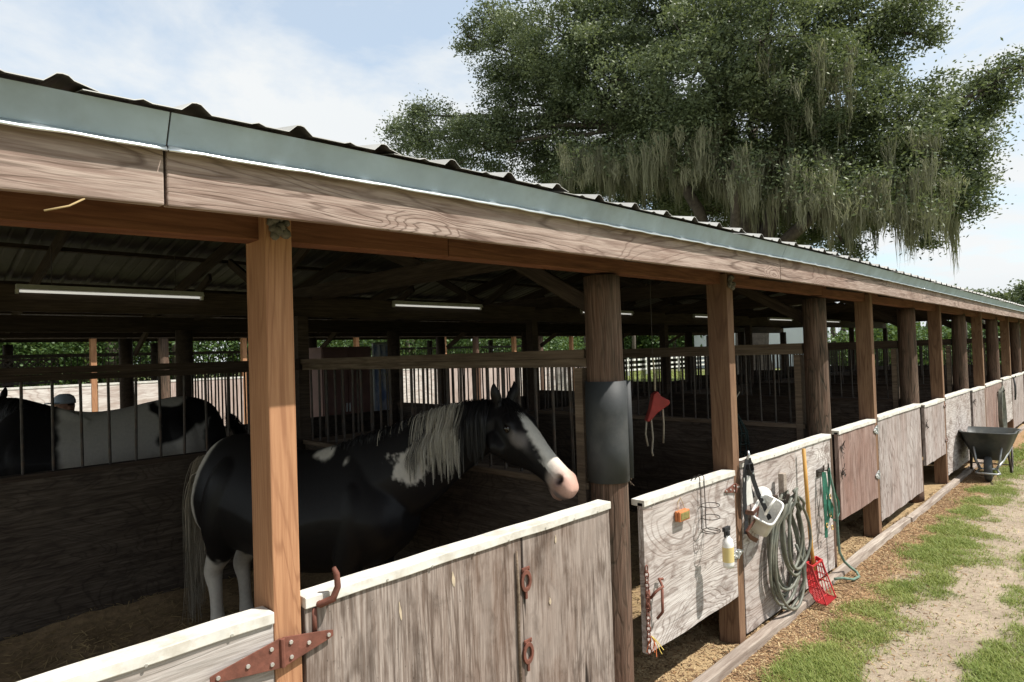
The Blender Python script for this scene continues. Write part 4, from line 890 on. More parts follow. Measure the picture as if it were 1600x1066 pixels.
b.build('lead_rope', plain('grey_green_rope', (.12, .19, .15), .8, var=.3, nscale=50, bump=.4, bscale=90), t, smooth=True)
b = MB()
for q in ((-.01, -.07, .56), (.0, -.068, .70), (-.055, -.056, .48), (.02, -.07, .45)): b.tube([(q[0] + .018 * math.cos(a), q[1], q[2] + .018 * math.sin(a)) for a in [2 * math.pi * i / 10 for i in range(11)]], .004, 5, cap=False)
b.build('brass_rings', plain('brass', (.55, .38, .14), .35, .8), t, smooth=True)
# red hanging stall toy
t = thing('hanging_toy', 'red jolly triangular toy hung by a frayed rope in the stall', 'stall toy', (4.04, .60, .09))
t['label'] = 'red plastic triangular horse toy hung on a frayed rope'
b = MB(); c3 = [(-.10, 1.30), (-.06, 1.40), (-.03, 1.52), (.01, 1.545), (.04, 1.50), (.11, 1.465), (.12, 1.44), (.10, 1.42), (.0, 1.36), (-.06, 1.30), (-.09, 1.285)]
b.prism(c3, 'y', -.035, .035); o = b.build('toy_body', plain('dull_red_plastic', (.36, .035, .028), .5, var=.2), t, bevel=.014); o.rotation_euler = (0, 0, -.7); o.scale = (.82, 1, .86); o.location = (0, 0, .20)
rope = plain('frayed_rope', (.44, .38, .29), .9, var=.25, nscale=40)
MB().tube([(-.02, 0, 2.36), (-.02, 0, 1.76)], .0022, 5).build('hanging_wire', MT['bar'], t)
MB().tube([(-.02, 0, 1.77), (-.012, 0, 1.72), (.0, 0, 1.64), (-.005, 0, 1.53)], .007, 7).build('hanging_rope', rope, t, smooth=True)
for pts_ in ([(-.09, 0, 1.30), (-.10, .01, 1.18), (-.085, 0, 1.08)], [(-.05, 0, 1.325), (-.045, -.02, 1.15), (-.06, -.02, 1.04), (-.05, -.02, 1.0)], [(.06, 0, 1.40), (.065, 0, 1.25), (.06, .01, 1.10)]):
    MB().tube(pts_, .008, 6).build('rope_end', rope, o, smooth=True)
# hay net on the far partition of that stall
t = thing('hay_net', 'dark green rope hay net tied to the bars by the second log', 'hay net', (5.62, .75, 0))
b = MB()
for i in range(12):
    a = 2 * math.pi * i / 12
    b.tube([(.02 * math.cos(a), .02 * math.sin(a), 1.30), (.07 * math.cos(a + .3), .10 * math.sin(a + .3), 1.15), (.075 * math.cos(a), .12 * math.sin(a), .98), (.05 * math.cos(a + .4), .07 * math.sin(a + .4), .86), (.01, 0, .82)], .006, 5)
for z, r_ in ((1.22, .045), (1.12, .09), (1.03, .115), (.94, .10), (.87, .07)): b.tube([(.7 * r_ * math.cos(a), r_ * math.sin(a), z + .012 * (i % 2)) for i, a in enumerate([2 * math.pi * j / 16 for j in range(17)])], .006, 5, cap=False)
b.build('netting', plain('dark_rope', (.02, .035, .03), .8), t, smooth=True)
b = MB().tube([(0, 0, 1.29), (.03, .0, 1.45), (.1, 0, 1.5)], .005, 5); b.build('tie_rope', rope, t)
# hose and ropes far along the front
t = thing('hose_coil', 'dark hose looped on the stall front beyond the wheelbarrow', 'hose', (LX(3) + SQ + 1.2, YF, 0))
pts = []
for i in range(5):
    for j in range(16): a = math.pi / 2 + 2 * math.pi * j / 16; pts.append((.02 * i + (.10 + .02 * i) * math.cos(a) * (1.2 - .5 * math.sin(a)), -.03 - .012 * i, .62 + (.36 + .02 * i) * math.sin(a)))
MB().tube(pts, .012, 6).build('coil', hosem, t, smooth=True); MB().tube([(0, 0, .95), (0, -.1, .96), (0, -.11, 1.0)], .012, 6).build('wall_hook', MT['bar'], t)
t = thing('rope_bundle', 'dark rope bundle on a far stall post beyond the looped hose', 'rope', (LX(4) + SQ, YF - .012, 0))
b = MB()
for i in range(6): b.tube([(.03 * math.cos(i), -.02, 1.12), (.06 * math.cos(i * 2), -.04, .95), (.05 * math.cos(i * 3), -.04, .8), (.03 * math.sin(i * 2), -.03, .68 + .05 * (i % 2))], .012, 6)
b.build('rope', blk, t, smooth=True); MB().tube([(0, 0, 1.12), (0, -.05, 1.13), (0, -.055, 1.16)], .01, 6).build('wall_hook', MT['bar'], t)

# ------------------------------------------------------------------ wheelbarrow
t = thing('wheelbarrow', 'black plastic wheelbarrow parked on the grass by the stalls', 'wheelbarrow', (10.62, -.40, 0), rz=.10)
tray = plain('black_tray_plastic', (.030, .034, .034), .45, var=.25, nscale=7, dirt=(.10, .095, .08), dirt_amt=.45, bump=.1)
b = MB()
def tr(x0, x1, w, z, zt=None): 
    c, s = sup(28, 4.5); zt = z if zt is None else zt
    return [((x0 + x1) / 2 + (x1 - x0) / 2 * c[i], w * s[i] * (1 - .12 * (c[i] < 0)), z + (zt - z) * (c[i] + 1) / 2) for i in range(28)]
b.loft([tr(.24, .62, .13, .245), tr(.16, .70, .19, .26), tr(.03, .86, .28, .45), tr(-.06, .98, .345, .635, .60), tr(-.085, 1.0, .365, .645, .61), tr(-.085, 1.0, .365, .655, .62), tr(-.05, .97, .335, .655, .62), tr(.04, .85, .27, .45), tr(.17, .69, .18, .275)])
b.build('tray', tray, t, smooth=True)
w = MB(); n = 24
def wrg(r, y): return [(r * math.cos(a), y, .165 + r * math.sin(a)) for a in [2 * math.pi * i / n for i in range(n)]]
w.loft([wrg(.085, -.035), wrg(.13, -.045), wrg(.158, -.035), wrg(.168, 0), wrg(.158, .035), wrg(.13, .045), wrg(.085, .035)], cap=False)
wh = w.build('wheel', MT['rubber'], t, smooth=True); MB().loft([wrg(.088, -.028), wrg(.088, .028)]).build('rim', MT['zinc'], wh); MB().tube([(0, -.10, .165), (0, .10, .165)], .010, 8).build('axle', MT['zinc'], wh)
steel = plain('grey_frame_steel', (.30, .31, .31), .4, .6, var=.2)
for s in (-1, 1):
    MB().tube([(-.02, s * .085, .165), (.25, s * .15, .235), (.7, s * .22, .33), (1.35, s * .29, .52), (1.45, s * .30, .53)], .017, 8).build('frame_rail', steel, t, smooth=True)
    MB().tube([(.62, s * .20, .36), (.66, s * .22, .16), (.68, s * .23, .02), (.80, s * .235, .015), (.86, s * .24, .10), (.92, s * .245, .40)], .015, 8).build('leg', MT['bar'], t, smooth=True)
    MB().tube([(1.33, s * .288, .515), (1.47, s * .302, .535)], .021, 8).build('grip', MT['rubber'], t, smooth=True)
    MB().tube([(-.02, s * .10, .17), (-.03, s * .13, .30), (.08, s * .16, .50)], .012, 6).build('tray_brace', steel, t, smooth=True)
MB().tube([(.02, -.10, .15), (-.16, -.13, .13), (-.20, -.10, .13), (-.20, .10, .13), (-.16, .13, .13), (.02, .10, .15)], .013, 8).build('nose_guard', steel, t, smooth=True)
MB().tube([(.68, -.23, .13), (.68, .23, .13)], .010, 6).build('leg_brace', MT['bar'], t)
# ------------------------------------------------------------------ person behind the second horse
t = thing('person', 'person in a pale cap standing behind the horse at far left', 'person', (1.44, 6.05, .03), rz=-1.35)
b = MB(); U_ = Vector((0, 0, 1)); SX = Vector((1, 0, 0)); FYv = Vector((0, -1, 0))
def pr(z, hw, hd, oy=0): return oval(Vector((0, oy, z)), SX, Vector((0, 1, 0)), hw, hd, hd, 18)
b.loft([pr(.80, .155, .11), pr(.92, .17, .12), pr(1.05, .15, .105), pr(1.18, .17, .115), pr(1.28, .19, .11), pr(1.34, .15, .085), pr(1.37, .07, .06)])
b.tube([(0, 0, 1.34), (0, -.01, 1.42)], .052, 12)
b.loft([oval(Vector((0, -.015 + dy, z)), SX, Vector((0, 1, 0)), w, d, d, 16) for z, w, d, dy in ((1.375, .03, .035, -.04), (1.39, .05, .055, -.02), (1.43, .068, .085, 0), (1.50, .075, .095, 0), (1.56, .068, .088, 0), (1.595, .03, .04, 0))])
b.tube([(0, -.10, 1.485), (0, -.122, 1.465), (0, -.105, 1.45)], .012, 8)
for s in (-1, 1):
    b.tube([(s * .09, 0, .88), (s * .095, .0, .5), (s * .10, .01, .1), (s * .10, .0, .06)], [.095, .066, .045, .045], 12); b.tube([(s * .10, .05, .04), (s * .11, -.15, .035)], [.045, .04], 10)
    b.tube([(s * .17, 0, 1.30), (s * .24, -.02, 1.05), (s * .25, -.14, .86)], [.062, .046, .032], 10)
    b.tube([(s * .25, -.14, .87), (s * .25, -.19, .80)], [.034, .038], 8)
    for i, L_ in enumerate((.062, .072, .068, .052)): b.tube([(s * .25 + (i - 1.5) * .018, -.19, .80), (s * .25 + (i - 1.5) * .02, -.21, .80 - L_ * .6), (s * .25 + (i - 1.5) * .02, -.20, .80 - L_)], [.010, .009, .007], 6)
    b.tube([(s * .22, -.17, .83), (s * .205, -.20, .79), (s * .21, -.21, .765)], [.011, .010, .008], 6)
    b.tube([(s * .075, 0, 1.46), (s * .08, .005, 1.49)], .016, 6)
me = remesh(b, .009, 3); n = len(me.vertices); co = np.empty(n * 3, np.float32); me.vertices.foreach_get('co', co); co = co.reshape(-1, 3); z = co[:, 2]
C = np.tile(np.array((.42, .24, .17)), (n, 1)); C[(z < 1.36) & (z > .9)] = (.30, .06, .05); C[z <= .9] = (.05, .06, .10); C[z < .09] = (.04, .03, .025); arm = (np.abs(co[:, 0]) > .19) & (z < .93) & (co[:, 1] < -.08); C[arm] = (.42, .24, .17); C[(z > 1.50) & (co[:, 1] > -.02)] = (.06, .035, .02)
for s in (-1, 1): C[np.linalg.norm(co - np.array((s * .03, -.10, 1.492)), axis=1) < .011] = (.02, .015, .01)
C[(np.abs(co[:, 0]) < .025) & (np.abs(z - 1.425) < .006) & (co[:, 1] < -.06)] = (.30, .10, .09)
a = me.color_attributes.new('tint', 'FLOAT_COLOR', 'POINT'); c4 = np.ones((n, 4), np.float32); c4[:, :3] = C; a.data.foreach_set('color', c4.ravel()); me.materials.append(tint_mat('person_skin_cloth', .7, .2)); obj('body', me, t)
b = MB(); b.loft([oval(Vector((0, -.015, z)), SX, Vector((0, 1, 0)), w, d, d, 18) for z, w, d in ((1.525, .084, .104), (1.56, .083, .102), (1.60, .07, .085), (1.625, .035, .045))]); b.loft([oval(Vector((0, -.11, 1.53)), SX, Vector((0, 1, 0)), .07, .05, .085, 14), oval(Vector((0, -.11, 1.54)), SX, Vector((0, 1, 0)), .07, .05, .085, 14)])
b.build('cap', plain('pale_cap_cloth', (.40, .46, .54), .8), t, smooth=True)

# ------------------------------------------------------------------ cabinet and tarp in the aisle
t = thing('tack_cabinet', 'tall dull maroon cabinet standing in the aisle behind the horse', 'cabinet', (5.45, 8.05, 0))
mar = plain('maroon_paint', (.16, .085, .08), .6, var=.2, nscale=4)
MB().box((0, 0, .05), (.98, .5, 2.14)).build('carcass', mar, t, bevel=.006)
for i in range(2):
    d = MB().box((.015 + .48 * i, -.025, .10), (.485 + .48 * i, -.002, 2.10)).build('cabinet_door', mar, t, bevel=.004); MB().box((.43 + .06 * i, -.05, 1.0), (.45 + .06 * i, -.026, 1.15)).build('handle', MT['zinc'], d)
MB().box((.02, .02, 0), (.96, .48, .05)).build('plinth', MT['bar'], t)
t = thing('tarp_stack', 'pale blue and white tarpaulin sheet hung beside the maroon cabinet', 'tarpaulin', (6.48, 8.0, 0))
tp = M('blue_white_tarp', .5, .4); vv = tp.coords(False); tarp = tp.col(tp.mix(tp.ramp(tp.noise(tp.sc(vv, (3, 1, .7)), 3, 4, .6), [(.42, 0), (.55, 1)]), (.62, .66, .72), (.20, .28, .48)))
nn = 26; rs = []
for j in range(14):
    z = .55 + 1.62 * j / 13; rs.append([(.46 * i / nn, .05 * math.sin(i * .9 + j * .1) + .02 * math.sin(i * 2.3 + j * .5), z) for i in range(nn + 1)] + [(.46 * i / nn, .008 + .05 * math.sin(i * .9 + j * .1) + .02 * math.sin(i * 2.3 + j * .5), z) for i in range(nn, -1, -1)])
MB().loft(rs).build('sheet', tarp, t, smooth=True); MB().tube([(-.05, 0, 2.19), (.52, 0, 2.19)], .02, 8).build('hanging_rail', MT['zinc'], t)
for x_ in (-.04, .51): MB().tube([(x_, 0, 0), (x_, 0, 2.19)], .018, 8).build('stand_leg', MT['zinc'], t)

# ------------------------------------------------------------------ the second barn across the sunny yard
FY2 = 13.2
fb = thing('far_barn', 'second low stable across the sunny yard, seen through the bars', 'barn', (0, FY2, 0))
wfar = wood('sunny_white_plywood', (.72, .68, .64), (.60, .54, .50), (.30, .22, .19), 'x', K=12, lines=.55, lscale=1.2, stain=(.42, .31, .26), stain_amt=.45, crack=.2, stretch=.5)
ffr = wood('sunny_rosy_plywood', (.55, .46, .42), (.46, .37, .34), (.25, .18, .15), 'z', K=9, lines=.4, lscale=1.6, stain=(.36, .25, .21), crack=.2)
FX = [-1.6 + 3.05 * i for i in range(-1, 8)]
for i, x in enumerate(FX):
    obj('log_post', log_mesh(.11, 2.5, 120 + i, 14, 8).mesh('log_post', MT['log'], True), fb, (x, 0, 0))
    if i < len(FX) - 1:
        boxo('square_post', MT['post'], fb, (x + 1.70, -.06, 0), (x + 1.80, .08, 2.5))
        for a, c, m_ in ((x + .12, x + 1.69, wfar if i % 3 else ffr), (x + 1.81, x + 2.93, ffr if i % 2 else wfar)):
            w = boxo('half_wall', m_, fb, (a, -.07, .12), (c, -.03, 1.55)); MB().box((0, -.01, 1.43), (c - a, .08, 1.47)).build('painted_cap', MT['cap'], w)
        # screen of bars behind
        b = MB()
        for j in range(22): b.tube([(x + .15 + j * .13, 3.2, 1.2), (x + .15 + j * .13, 3.2, 2.2)], .011, 5, cap=False)
        b.box((x + .1, 3.17, 2.18), (x + 3.0, 3.23, 2.26)); b.box((x + .1, 3.17, 1.14), (x + 3.0, 3.23, 1.2)); tag(b.build('bar_screen', MT['bar'], fb), kind='stuff')
        obj('rear_post', log_mesh(.10, 2.5, 150 + i, 10, 4).mesh('rear_post', MT['beam'], True), fb, (x + .8, 3.4, 0))
for s_, (x0, x1) in enumerate(((-4.6, 3.0), (3.0, 10.5), (10.5, 19.9))):
    boxo('header_beam', MT['beam'], fb, (x0, -.05, 2.50), (x1, .06, 2.68)); boxo('rear_header', MT['beam'], fb, (x0, 3.35, 2.55), (x1, 3.45, 2.7))
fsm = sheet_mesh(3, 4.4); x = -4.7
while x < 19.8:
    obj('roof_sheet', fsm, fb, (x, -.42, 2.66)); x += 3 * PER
# diamond lattice panels at its left
for i in range(2):
    b = MB(); x0 = 0.4 + 1.35 * i
    for j in range(-6, 12):
        for s_ in (1, -1):
            xa, xb, za, zb = j * .15, j * .15 + .5, (1.62 if s_ > 0 else 2.12), (2.12 if s_ > 0 else 1.62)
            p, q = Vector((xa, 0, za)), Vector((xb, 0, zb)); lo_, hi_ = max(0, (0 - xa) / .5), min(1, (1.3 - xa) / .5)
            if lo_ < hi_: b.strap([p.lerp(q, lo_), p.lerp(q, hi_)], .03, .008 + .004 * s_, (1, 0, -s_))
    b.box((0, -.015, 1.58), (1.3, .015, 1.63)); b.box((0, -.015, 2.11), (1.3, .015, 2.16)); b.build('lattice_panel', MT['bar'], fb, (x0, 2.6, 0))

# ------------------------------------------------------------------ metal shed, paddock fence beyond
sh = thing('metal_shed', 'white ribbed metal shed far beyond the barn', 'shed', (55, 16.2, 0))
wm = plain('white_shed_metal', (.62, .66, .70), .5, .2, var=.05, nscale=1)
prof = []; x = 0
while x < 30: prof += [(x, 0), (x + .6, 0), (x + .68, -.05), (x + .82, -.05), (x + .9, 0)]; x += .9
MB().prism(prof + [(30, .1), (0, .1)], 'z', 0, 4.3).build('wall', wm, sh); MB().box((0, .1, 0), (.1, 12, 4.3)).build('end_wall', wm, sh)
MB().prism([(-.5, 4.25), (6, 6.2), (12.5, 4.25), (6, 6.35)], 'x', -.4, 30.4).build('roof', MT['roof'], sh)
dd = MB().box((3, -.09, 0), (6.4, -.06, 3.3)).build('sliding_door', plain('grey_door_metal', (.40, .43, .46), .5), sh); MB().box((6.1, -.13, 1.3), (6.2, -.09, 1.7)).build('handle', MT['bar'], dd)
wp = plain('white_fence_paint', (.66, .66, .62), .6, var=.1)
fn = thing('paddock_fence', 'white board paddock fence across the lawn behind the barn', 'fence', (21, 24, 0), rz=.05)
for i in range(14): MB().box((-.06, -.06, 0), (.06, .06, 1.35)).build('fence_post', wp, fn, (i * 2.6, 0, 0))
for i in range(13):
    for z in (.45, .8, 1.18): MB().box((0, -.09, -.07), (2.56, -.062, .07)).build('fence_board', wp, fn, (i * 2.6 + .02, 0, z))

# ------------------------------------------------------------------ foliage helpers
def leaf_mat(name, c0, c1, trans=.28, rough=.5):
    m = M(name, rough, .35); a = m.n('ShaderNodeAttribute', attribute_name='tint'); sp = m.n('ShaderNodeSeparateColor'); m.l(a.outputs['Color'], sp.inputs[0])
    c = m.mix(sp.outputs[0], c0, c1); m.col(c); tr = m.n('ShaderNodeBsdfTranslucent'); m.l(m.mix(.5, c, (.16, .20, .03)), tr.inputs[0])
    mx = m.n('ShaderNodeMixShader'); mx.inputs[0].default_value = trans; m.l(m.b.outputs[0], mx.inputs[1]); m.l(tr.outputs[0], mx.inputs[2]); m.l(mx.outputs[0], m.t.nodes['Material Output'].inputs[0]); return m.m
def leaves(C, L, W, droop=0.):
    """rhombus leaves at centres C"""
    n = len(C); d = rng.normal(0, 1, (n, 3)); d[:, 2] = d[:, 2] * .7 - droop; d /= np.linalg.norm(d, axis=1)[:, None]; s = np.cross(d, rng.normal(0, 1, (n, 3))); s /= np.linalg.norm(s, axis=1)[:, None] + 1e-9
    L = (L * rng.uniform(.6, 1.3, n))[:, None]; W_ = (W * rng.uniform(.7, 1.2, n))[:, None]
    V = np.stack([C - d * L / 2, C + s * W_ / 2, C + d * L / 2, C - s * W_ / 2], 1).reshape(-1, 3); return V, np.arange(4 * n).reshape(-1, 4)
def clump_points(lobes, per, clump_r, leaf_n):
    """lobes: (centre, radii); clumps sit in a shell, leaves gather round them"""
    out = []; tint = []
    for c, r in lobes:
        k = max(6, int(per * (r[0] * r[1] * r[2]) ** (2 / 3)))
        d = rng.normal(0, 1, (k, 3)); d /= np.linalg.norm(d, axis=1)[:, None]; rad = rng.uniform(.35, 1.05, k) ** .6; rad = np.where(rng.random(k) < .12, rad * rng.uniform(1.05, 1.28, k), rad)
        cc = np.array(c) + d * rad[:, None] * np.array(r); cr = clump_r * rng.uniform(.55, 1.35, k); m_ = (leaf_n * rng.uniform(.5, 1.4, k)).astype(int)
        idx = np.repeat(np.arange(k), m_); q = rng.normal(0, .5, (len(idx), 3)); out.append(cc[idx] + q * cr[idx][:, None] * (1.15, 1.15, .75)); t_ = rng.uniform(0, 1, k); tint.append(np.clip(t_[idx] ** 1.3 * .85 + rng.uniform(0, .35, len(idx)), 0, 1))
    return np.concatenate(out), np.concatenate(tint)
bark = plain('oak_bark', (.10, .082, .066), .95, var=.35, nscale=7, bump=.8, bscale=14)
oakl = leaf_mat('oak_leaf', (.045, .068, .034), (.19, .225, .12)); woodl = leaf_mat('wood_leaf', (.035, .075, .02), (.10, .17, .05))
mossm = leaf_mat('spanish_moss', (.13, .13, .09), (.30, .295, .19), .3, .9)

# ------------------------------------------------------------------ the live oak
OX, OY = 27.4, 10.2
oak = thing('oak_tree', 'huge live oak hung with grey moss behind the barn roof', 'tree', (OX, OY, 0))
ang = math.atan2(OY + 1.94, OX); rt_ = np.array((math.sin(ang), -math.cos(ang), 0)); dp_ = np.array((math.cos(ang), math.sin(ang), 0))
FO = 30.0; PXM = FO / 994.4 / math.cos(.37)
_C = np.array((0, -1.94, 1.924)); _O = np.array((OX, OY, 0))
def tl(px, py, dep=0.):                                                 # a point of the crown, in the tree's own frame, dep metres behind its trunk
    d = np.array(_f) * 994.4 + np.array(_r2) * (px - 800) - np.array(_u2) * (py - 533); k = ((_O - _C) @ dp_ + dep) / (d @ dp_); tl.k = k; return _C + d * k - _O
LB = [(690, 215, 62, 46, 0), (640, 215, 34, 28, 1), (760, 235, 78, 58, -1), (830, 165, 92, 80, 1), (800, 90, 62, 66, 0), (885, 60, 95, 85, -2), (930, 200, 105, 78, 2), (960, 110, 105, 95, -2), (1010, 20, 115, 90, 1), (1090, 110, 120, 100, -4), (1120, -30, 130, 95, 0), (1060, 215, 110, 62, 0), (1200, 60, 130, 110, -4), (1260, -60, 130, 90, 0), (1170, 190, 120, 80, 3), (1290, 150, 120, 90, -2), (1340, 30, 85, 70, 0), (1420, 15, 52, 36, 0), (1375, 80, 60, 45, 1), (1330, 240, 105, 62, 0), (1410, 190, 90, 70, -1), (1470, 240, 80, 72, 0), (1500, 170, 62, 50, 1), (1560, 135, 44, 34, 0), (1590, 110, 26, 24, 0), (1430, 310, 78, 44, 1), (1500, 320, 42, 36, 0), (1340, 345, 40, 34, 2), (1450, 370, 24, 26, 0), (1240, 250, 90, 50, 5), (880, 270, 80, 40, 3), (1330, 390, 22, 18, 1), (980, -90, 110, 60, 3), (1150, -150, 130, 60, 2), (1000, 275, 110, 42, 7), (1120, 290, 110, 45, 8), (1240, 305, 100, 45, 7), (1350, 300, 90, 50, 6), (900, 285, 70, 32, 6), (1060, 320, 60, 24, 9), (1120, 330, 120, 34, 6), (1230, 350, 95, 36, 5), (1010, 310, 100, 26, 6), (1180, 300, 130, 50, 10), (1300, 360, 50, 26, 5), (735, 60, 30, 22, 0), (770, 30, 30, 30, 0), (660, 180, 26, 20, 0), (1455, 60, 24, 14, 0), (1520, 225, 34, 40, 0), (1515, 290, 26, 30, 0)]
lobes = []
for px, py, rx, ry, dep in LB: c = tl(px, py, dep * .9); s_ = tl.k; lobes.append((c, (rx * s_ * .98, (rx + ry) / 2 * s_ * .85, ry * s_ * .98)))
P, tnt = clump_points(lobes, 20, .58, 150); print('oak leaves', len(P))
random.seed(31); MR = []
while len(MR) < 420:
    x0_, x1_, y0_, y1_ = random.choices(((870, 1160, 232, 285), (1130, 1330, 235, 320), (1300, 1500, 270, 345), (1180, 1330, 70, 190), (980, 1120, 190, 240), (1380, 1480, 200, 260)), (9, 7, 5, 3, 2, 1))[0]
    MR.append(tl(random.uniform(x0_, x1_), random.uniform(y0_, y1_), random.uniform(-5.5, 4)))
ex = np.repeat(np.array(MR), 55, 0) + rng.normal(0, 1, (420 * 55, 3)) * (.36, .36, .22) + (0, 0, .30); P = np.concatenate([P, ex]); tnt = np.concatenate([tnt, rng.uniform(0, 1, len(ex))])
V, F_ = leaves(P, .17, .075); o = obj('crown', fast_mesh('crown', V, F_, oakl, False, np.repeat(np.c_[tnt, tnt, tnt], 4, 0)), oak); tag(o, kind='stuff')
b = MB()
def limb(p0, p1, r0, r1, sag=0., n_=8, wob=.25):
    p0, p1 = Vector(p0), Vector(p1); pts = []
    for i in range(n_ + 1):
        f = i / n_; q = p0.lerp(p1, f) + Vector((0, 0, 1)) * (math.sin(f * math.pi) * sag) + Vector((random.uniform(-wob, wob), random.uniform(-wob, wob), random.uniform(-wob, wob))) * math.sin(f * math.pi); pts.append(q)
    b.tube(pts, [r0 + (r1 - r0) * i / n_ for i in range(n_ + 1)], 9); return pts
trunk_top = Vector((0, 0, 3.6)); b.tube([(0, 0, -.2), (.05, 0, .5), (0, .1, 1.8), (0, 0, 3.8)], [1.05, .82, .70, .72], 14); b.build('trunk', bark, oak, smooth=True)
mains = [(tl(1000, 200, 0), .34), (tl(1330, 280, 0), .36), (tl(1100, 90, -1.5), .36), (tl(1260, 60, 1), .36), (tl(1180, 200, 4), .3), (tl(1150, 250, -3.5), .28)]
b = MB(); ends = []
for e, r_ in mains: pts = limb(trunk_top - Vector((0, 0, .3)), e, r_, .16, .9, 9, .45); ends += pts[4:]
for c, r in lobes:
    c = Vector(c); j = min(ends, key=lambda q: (q - c).length); limb(j, c, .13, .05, .3, 6, .3)
    for _ in range(9):
        d_ = Vector((random.gauss(0, 1), random.gauss(0, 1), random.gauss(.2, .8))).normalized(); e = c + Vector((d_.x * r[0], d_.y * r[1], d_.z * r[2])) * random.uniform(.7, 1.0); limb(c, e, .045, .012, .15, 4, .15)
b.build('limbs', bark, oak, smooth=True)
# moss hanging under the crown
roots = MR
V = []; T_ = []
for q in roots:
    k = random.randint(26, 60); Lm = random.uniform(.5, 2.4); tnt_ = random.random(); sp_ = random.uniform(.08, .26)
    for _ in range(k):
        o_ = np.array((random.gauss(0, sp_), random.gauss(0, sp_), 0)); p = q + o_ + np.array((0, 0, random.uniform(-.15, .3))); L_ = Lm * random.uniform(.5, 1.1) * math.exp(-(np.linalg.norm(o_) / (sp_ * 2.2)) ** 2); w = random.uniform(.014, .05); a = random.uniform(0, 3.14); wd = np.array((math.cos(a), math.sin(a), 0)); dr_ = -o_ * .45 + np.array((random.gauss(0, .05), random.gauss(0, .05), 0)); row = []
        for j in range(5):
            f = j / 4; ww = w * (.7 + .5 * math.sin(f * 3)) * (1 - f ** 3 * .9); c = p + dr_ * f + np.array((random.gauss(0, .03), random.gauss(0, .03), -L_ * f)); row += [c - wd * ww / 2, c + wd * ww / 2]
        V.append(row); T_.append(np.clip(tnt_ * .7 + random.random() * .4, 0, 1))
V = np.array(V); ns = len(V); base = (np.arange(ns)[:, None] * 10 + 2 * np.arange(4)[None]).ravel(); T_ = np.repeat(np.array(T_), 10)
o = obj('hanging_moss', fast_mesh('hanging_moss', V.reshape(-1, 3), np.c_[base, base + 1, base + 3, base + 2], mossm, False, np.c_[T_, T_, T_]), oak); tag(o, kind='stuff')

# ------------------------------------------------------------------ small tree at far right, woods behind
ft = thing('far_tree', 'dark round tree beyond the far end of the barn', 'tree', (78, 7.2, 0))
lb = [((random.gauss(0, 2.0), random.gauss(0, 2.0), random.uniform(2.8, 6.0)), (1.7, 1.7, 1.3)) for _ in range(16)]
P, tnt = clump_points(lb, 9, .7, 60); V, F_ = leaves(P, .34, .2); tag(obj('crown', fast_mesh('crown', V, F_, oakl, False, np.repeat(np.c_[tnt, tnt, tnt], 4, 0)), ft), kind='stuff')
b = MB(); b.tube([(0, 0, -.1), (.1, 0, 1.5), (0, .1, 3.5), (.2, 0, 5.5)], [.4, .3, .22, .08], 10); b.build('trunk', bark, ft, smooth=True)
lb = []
for i in range(110):                                                    # the wood behind the yard and lawn
    a = random.uniform(-.05, 1.62); d = random.uniform(46, 70) if a < 1.0 else random.uniform(24, 34)
    if .30 < a < .62 and d < 60: d += 18
    lb.append(((d * math.cos(a), d * math.sin(a), random.uniform(.5, 2.0) if a < .5 else random.uniform(.8, 4.5 if a < 1 else 7.0)), (3.2, 3.2, 2.2 if a > .5 else 1.6)))
P, tnt = clump_points(lb, 6.5, 1.0, 110); P = P[P[:, 2] > 0]; tnt = tnt[:len(P)]
V, F_ = leaves(P, np.clip(np.hypot(P[:, 0], P[:, 1]) / 60 * .36, .12, .4), np.clip(np.hypot(P[:, 0], P[:, 1]) / 60 * .2, .07, .22)); tag(obj('woodland', fast_mesh('woodland', V, F_, woodl, False, np.repeat(np.c_[tnt, tnt, tnt], 4, 0))), 'green wood edge behind the lawn and yard', 'woodland', kind='stuff')
tk = MB()
for i in range(60):
    a = random.uniform(0, 1.6); d = random.uniform(47, 66) if a < 1.0 else random.uniform(25, 32); x_, y_ = d * math.cos(a), d * math.sin(a); tk.tube([(x_, y_, -.1), (x_ + random.gauss(0, .2), y_, 3), (x_ + random.gauss(0, .4), y_, 3.5 if a < .5 else 6)], [.22, .17, .08], 7)
tag(tk.build('woodland_trunks', bark, None, smooth=True), 'brown trunks standing inside the wood edge', 'trunks', kind='stuff')

# ------------------------------------------------------------------ grass, bark litter, pebbles
def blades(P, h, w, lean):
    n = len(P); a = rng.uniform(0, 2 * np.pi, n); d = np.c_[np.cos(a), np.sin(a), np.zeros(n)]; s = np.c_[-np.sin(a), np.cos(a), np.zeros(n)] * (w * rng.uniform(.6, 1.3, n))[:, None] / 2
    H_ = (h * rng.uniform(.45, 1.25, n))[:, None]; l = (lean * rng.uniform(.2, 1.3, n))[:, None] * H_; up = np.array((0, 0, 1.))
    m_ = P + up * H_ * .6 + d * l * .45; tp_ = P + up * H_ * .92 + d * l * 1.15
    V = np.stack([P - s, P + s, m_ + s * .8, m_ - s * .8, tp_ + s * .15, tp_ - s * .15], 1).reshape(-1, 3); b_ = np.arange(n)[:, None] * 6; F = np.concatenate([b_ + np.array([[0, 1, 2, 3]]), b_ + np.array([[3, 2, 4, 5]])]); return V, F
grm = leaf_mat('grass_blade', (.13, .22, .03), (.40, .41, .13), .35, .6)
def scatter(n, x0, x1, y0, y1, thr, pw=1.):
    P = np.c_[x0 + (x1 - x0) * rng.random(n) ** pw, rng.uniform(y0, y1, n), np.zeros(n)]; g = grass_mask(P); P = P[g > rng.random(n) * .9 + thr]; P[:, 2] = ground_h(P) - .004; return P
